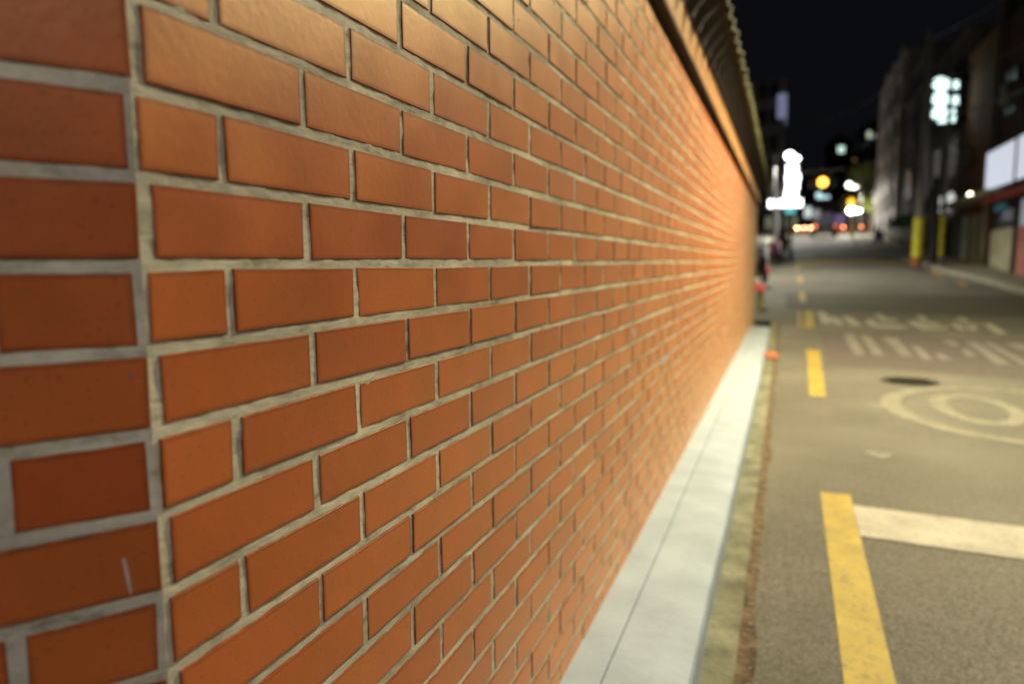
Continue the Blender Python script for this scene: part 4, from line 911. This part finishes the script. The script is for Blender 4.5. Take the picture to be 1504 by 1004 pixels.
# added low lights, standing in for car light trails and lighting the wall
def low_light(x, y, s, col, watt, lab):
    p = atS(x, y, s); t = thing("added_trail_light", lab, "lamp", (p.x, s, zr(s)), "added low lights at the far wall")
    mb = MB(); mb.tube([(p.x, s, zr(s)), (p.x, s, zr(s)+.5)], .05); mb.build("post", M_DARK, t)
    mb = MB(); mb.ball((p.x, s, zr(s)+.6), .09); mb.build("added_trail_globe", glow("orange_trail_glow_%d" % x, col, watt*.7), t, smooth=True)
for x_, y_, cl_, w_, lab_ in [(1170, 347, (1, .58, .30), 40, "added low pale orange light at the far left end of the low brick wall"), (1180, 347, (1, .52, .25), 34, "second added low pale orange light from the left at the low brick wall"),
        (1190, 347, (1, .52, .25), 34, "third added low pale orange light, just left of the dark car"), (1238, 346, (1, .28, .10), 22, "added low red light just right of the dark car"),
        (1264, 345, (1, .28, .10), 20, "added low red light right of the pale lamp post at the far wall"), (1278, 344, (1, .30, .12), 16, "last added low red light at the right end of the far wall")]:
    low_light(x_, y_, 78.6, cl_, w_, lab_)
# car with its tail lamps lit
def car(cx, s, label):
    z = zr(s); t = thing("parked_car", label, "car", (cx, s, z)); w_ = .88
    prof = [(-2.1, .32, .62, 1), (-2.08, .32, .88, 1), (-1.5, .30, .95, 1), (-1.1, .30, .98, 1), (1.0, .30, .95, 1), (1.9, .30, .80, .96), (2.15, .35, .60, .9)]
    mb = MB()
    for (y, zl, zh, q) in prof: mb.v += [Vector((cx-w_*q, s+y, z+zl)), Vector((cx+w_*q, s+y, z+zl)), Vector((cx+w_*q, s+y, z+zh*.85)), Vector((cx+w_*q*.93, s+y, z+zh)), Vector((cx-w_*q*.93, s+y, z+zh)), Vector((cx-w_*q, s+y, z+zh*.85))]
    for i in range(len(prof)-1):
        for e in range(6): a_ = i*6+e; b_ = i*6+(e+1) % 6; mb.f.append((a_, b_, b_+6, a_+6)); mb.mi.append(0)
    mb.f += [tuple(range(6))[::-1], tuple(6*(len(prof)-1)+e for e in range(6))]; mb.mi += [0, 0]
    mb.build("body", mat("car_paint", (.05, .045, .05), .25, spec=.7), t, smooth=True)
    mb = MB(); cb = [(-1.75, .95, .80), (-1.2, 1.40, .64), (.1, 1.45, .64), (.95, .95, .78)]
    for (y, zh, q) in cb: mb.v += [Vector((cx-.80, s+y, z+.93)), Vector((cx+.80, s+y, z+.93)), Vector((cx+q, s+y, z+zh)), Vector((cx-q, s+y, z+zh))]
    for i in range(3):
        for e in range(4): a_ = i*4+e; b_ = i*4+(e+1) % 4; mb.f.append((a_, b_, b_+4, a_+4)); mb.mi.append(0)
    mb.build("cabin", M_GLASS, t, smooth=True)
    mb = MB(); mb.box(cx-.62, cx+.62, s-1.15, s+.1, z+1.42, z+1.47, b=.02); mb.build("roof", MATS["car_paint"], t, smooth=True)
    for sx in (-1, 1):
        for yy in (-1.3, 1.35):
            mb = MB(); mb.tube([(cx+sx*.72, s+yy, z+.32), (cx+sx*.92, s+yy, z+.32)], .32, n=18); wh = mb.build("wheel", mat("tyre_rubber", (.015, .015, .015), .8), t, smooth=True)
            mb = MB(); mb.tube([(cx+sx*.90, s+yy, z+.32), (cx+sx*.93, s+yy, z+.32)], .2, n=14); mb.build("rim", M_GREY, wh, smooth=True)
    for sx, g_ in ((-1, glow("tail_lamp_lit", (1, .17, .05), 2.6)), (1, glow("tail_lamp_dim", (1, .20, .10), 1.0))):
        mb = MB(); mb.box(cx+sx*.74-.14, cx+sx*.74+.14, s-2.14, s-2.06, z+.66, z+.88, b=.03); mb.build("tail_light", g_, t)
    mb = MB(); mb.box(cx-.26, cx+.26, s-2.13, s-2.09, z+.50, z+.62); mb.build("number_plate", mat("plate", (.4, .4, .4), .5), t)
c = gp(1217, 353.5); car(c.x, 62, "dark car seen from behind with red tail lamps lit at the far junction")
# far hill and taller silhouettes, almost black, with a few lit windows
v = []; f = []; n = 40
for i in range(n+1):
    x = -120+300*i/n; hgt = 16+7*noise.noise(Vector((x*.02, 3, 0)))+3*noise.noise(Vector((x*.08, 1, 0)))
    for j, (yy, q) in enumerate(((110, 0), (125, .45), (140, .8), (160, 1), (200, .6))): v.append((x, yy, 1+hgt*q))
for i in range(n):
    for j in range(4): a_ = i*5+j; f.append((a_, a_+5, a_+6, a_+1))
struct(link("hill", v, f, mat("hill_dark", (.03, .032, .025), .95, nscale=.3), smooth=True))
for (x0, y0, x1, s, lab, wins) in [(1218, 205, 1246, 104, "dark house on the hill with one pale green lit window", [(1231, 215, 1240, 224, (.72, 1, .85), .95)]),
                                  (1268, 182, 1292, 96, "dark building far up on the right with one dim greenish lit window", [(1274, 193, 1279, 203, (.75, .85, .6), .6), (1280, 197, 1289, 203, (.5, .55, .42), .2)]),
                                  (1246, 228, 1266, 100, "dark low house far off with a dim orange window", [(1252, 231, 1258, 236, (.8, .5, .1), .18)])]:
    a = atS(x0, y0, s); b = atS(x1, 330, s); t = thing("hillside_house", lab, "building", ((a.x+b.x)/2, s, zr(s)), "dark houses beyond the junction")
    mb = MB(); mb.box(a.x, b.x, s, s+8, zr(s)-.5, a.z-.5); mb.build("wall", mat("night_wall", (.06, .06, .06), .9, nscale=1), t)
    mb = MB(); xm = (a.x+b.x)/2; mb.add([(a.x-.3, s-.3, a.z-.5), (b.x+.3, s-.3, a.z-.5), (xm, s-.3, a.z+.4), (a.x-.3, s+8.3, a.z-.5), (b.x+.3, s+8.3, a.z-.5), (xm, s+8.3, a.z+.4)], [(0, 1, 2), (5, 4, 3), (0, 2, 5, 3), (1, 4, 5, 2), (0, 3, 4, 1)]); mb.build("roof", M_DARK, t)
    for w_i, (xa, ya, xb, yb, cl, es) in enumerate(wins):
        p = atS(xa, ya, s-.05); q = atS(xb, yb, s-.05); mb = MB(); mb.box(p.x, q.x, s-.05, s-.01, q.z, p.z); mb.build("window", glow("house_window_%d_%d" % (x0, w_i), cl, es), t)
# ------------------------------------------------------------------ trees
def tree(c, h, rad, label, seed, M, n=5200, leaf=.16):
    rr = random.Random(seed); c = Vector(c); t = thing("street_tree", label, "tree", c)
    mb = MB(); top = c+Vector((0, 0, h)); mb.tube([c, c+Vector((.05, 0, h*.3)), c+Vector((-.05, .1, h*.6)), c+Vector((0, 0, h*.85))], [.18, .14, .09, .03], n=10)
    cl = []
    for i in range(16):
        a = rr.uniform(0, 2*pi); q = rr.uniform(.2, .85)*rad; z = rr.uniform(.45, .98)*h; p = c+Vector((q*cos(a), q*sin(a), z)); cl.append((p, rr.uniform(.28, .5)*rad))
        mb.tube([c+Vector((0, 0, h*.35+.2*h*rr.random())), c.lerp(p, .6)+Vector((0, 0, z*.15)), p], [.06, .04, .015], n=6)
    mb.build("trunk", mat("bark", (.09, .07, .05), .9, nscale=9, bump=.5), t, smooth=True)
    mb = MB()
    for i in range(n):
        p0, r_ = rr.choice(cl); d = Vector((rr.gauss(0, 1), rr.gauss(0, 1), rr.gauss(0, .8))).normalized()*r_*rr.random()**.5; p = p0+d
        e = Vector((rr.uniform(-1, 1), rr.uniform(-1, 1), rr.uniform(-1, 1))).normalized()*leaf*rr.uniform(.5, 1); g_ = e.cross(Vector((rr.random(), rr.random(), rr.random()))).normalized()*leaf*.4
        mb.add([p-e, p+g_, p+e, p-g_], [(0, 1, 2, 3)])
    mb.build("crown", M, t); return t
c = atS(1270, 340, 70)
tree((c.x+.6, 71.5, zr(70)), 6.0, 2.3, "yellow green lit tree behind the far right street lamp", 5, mat("lit_leaf", (.16, .18, .04), .7, nscale=2, namt=.4))
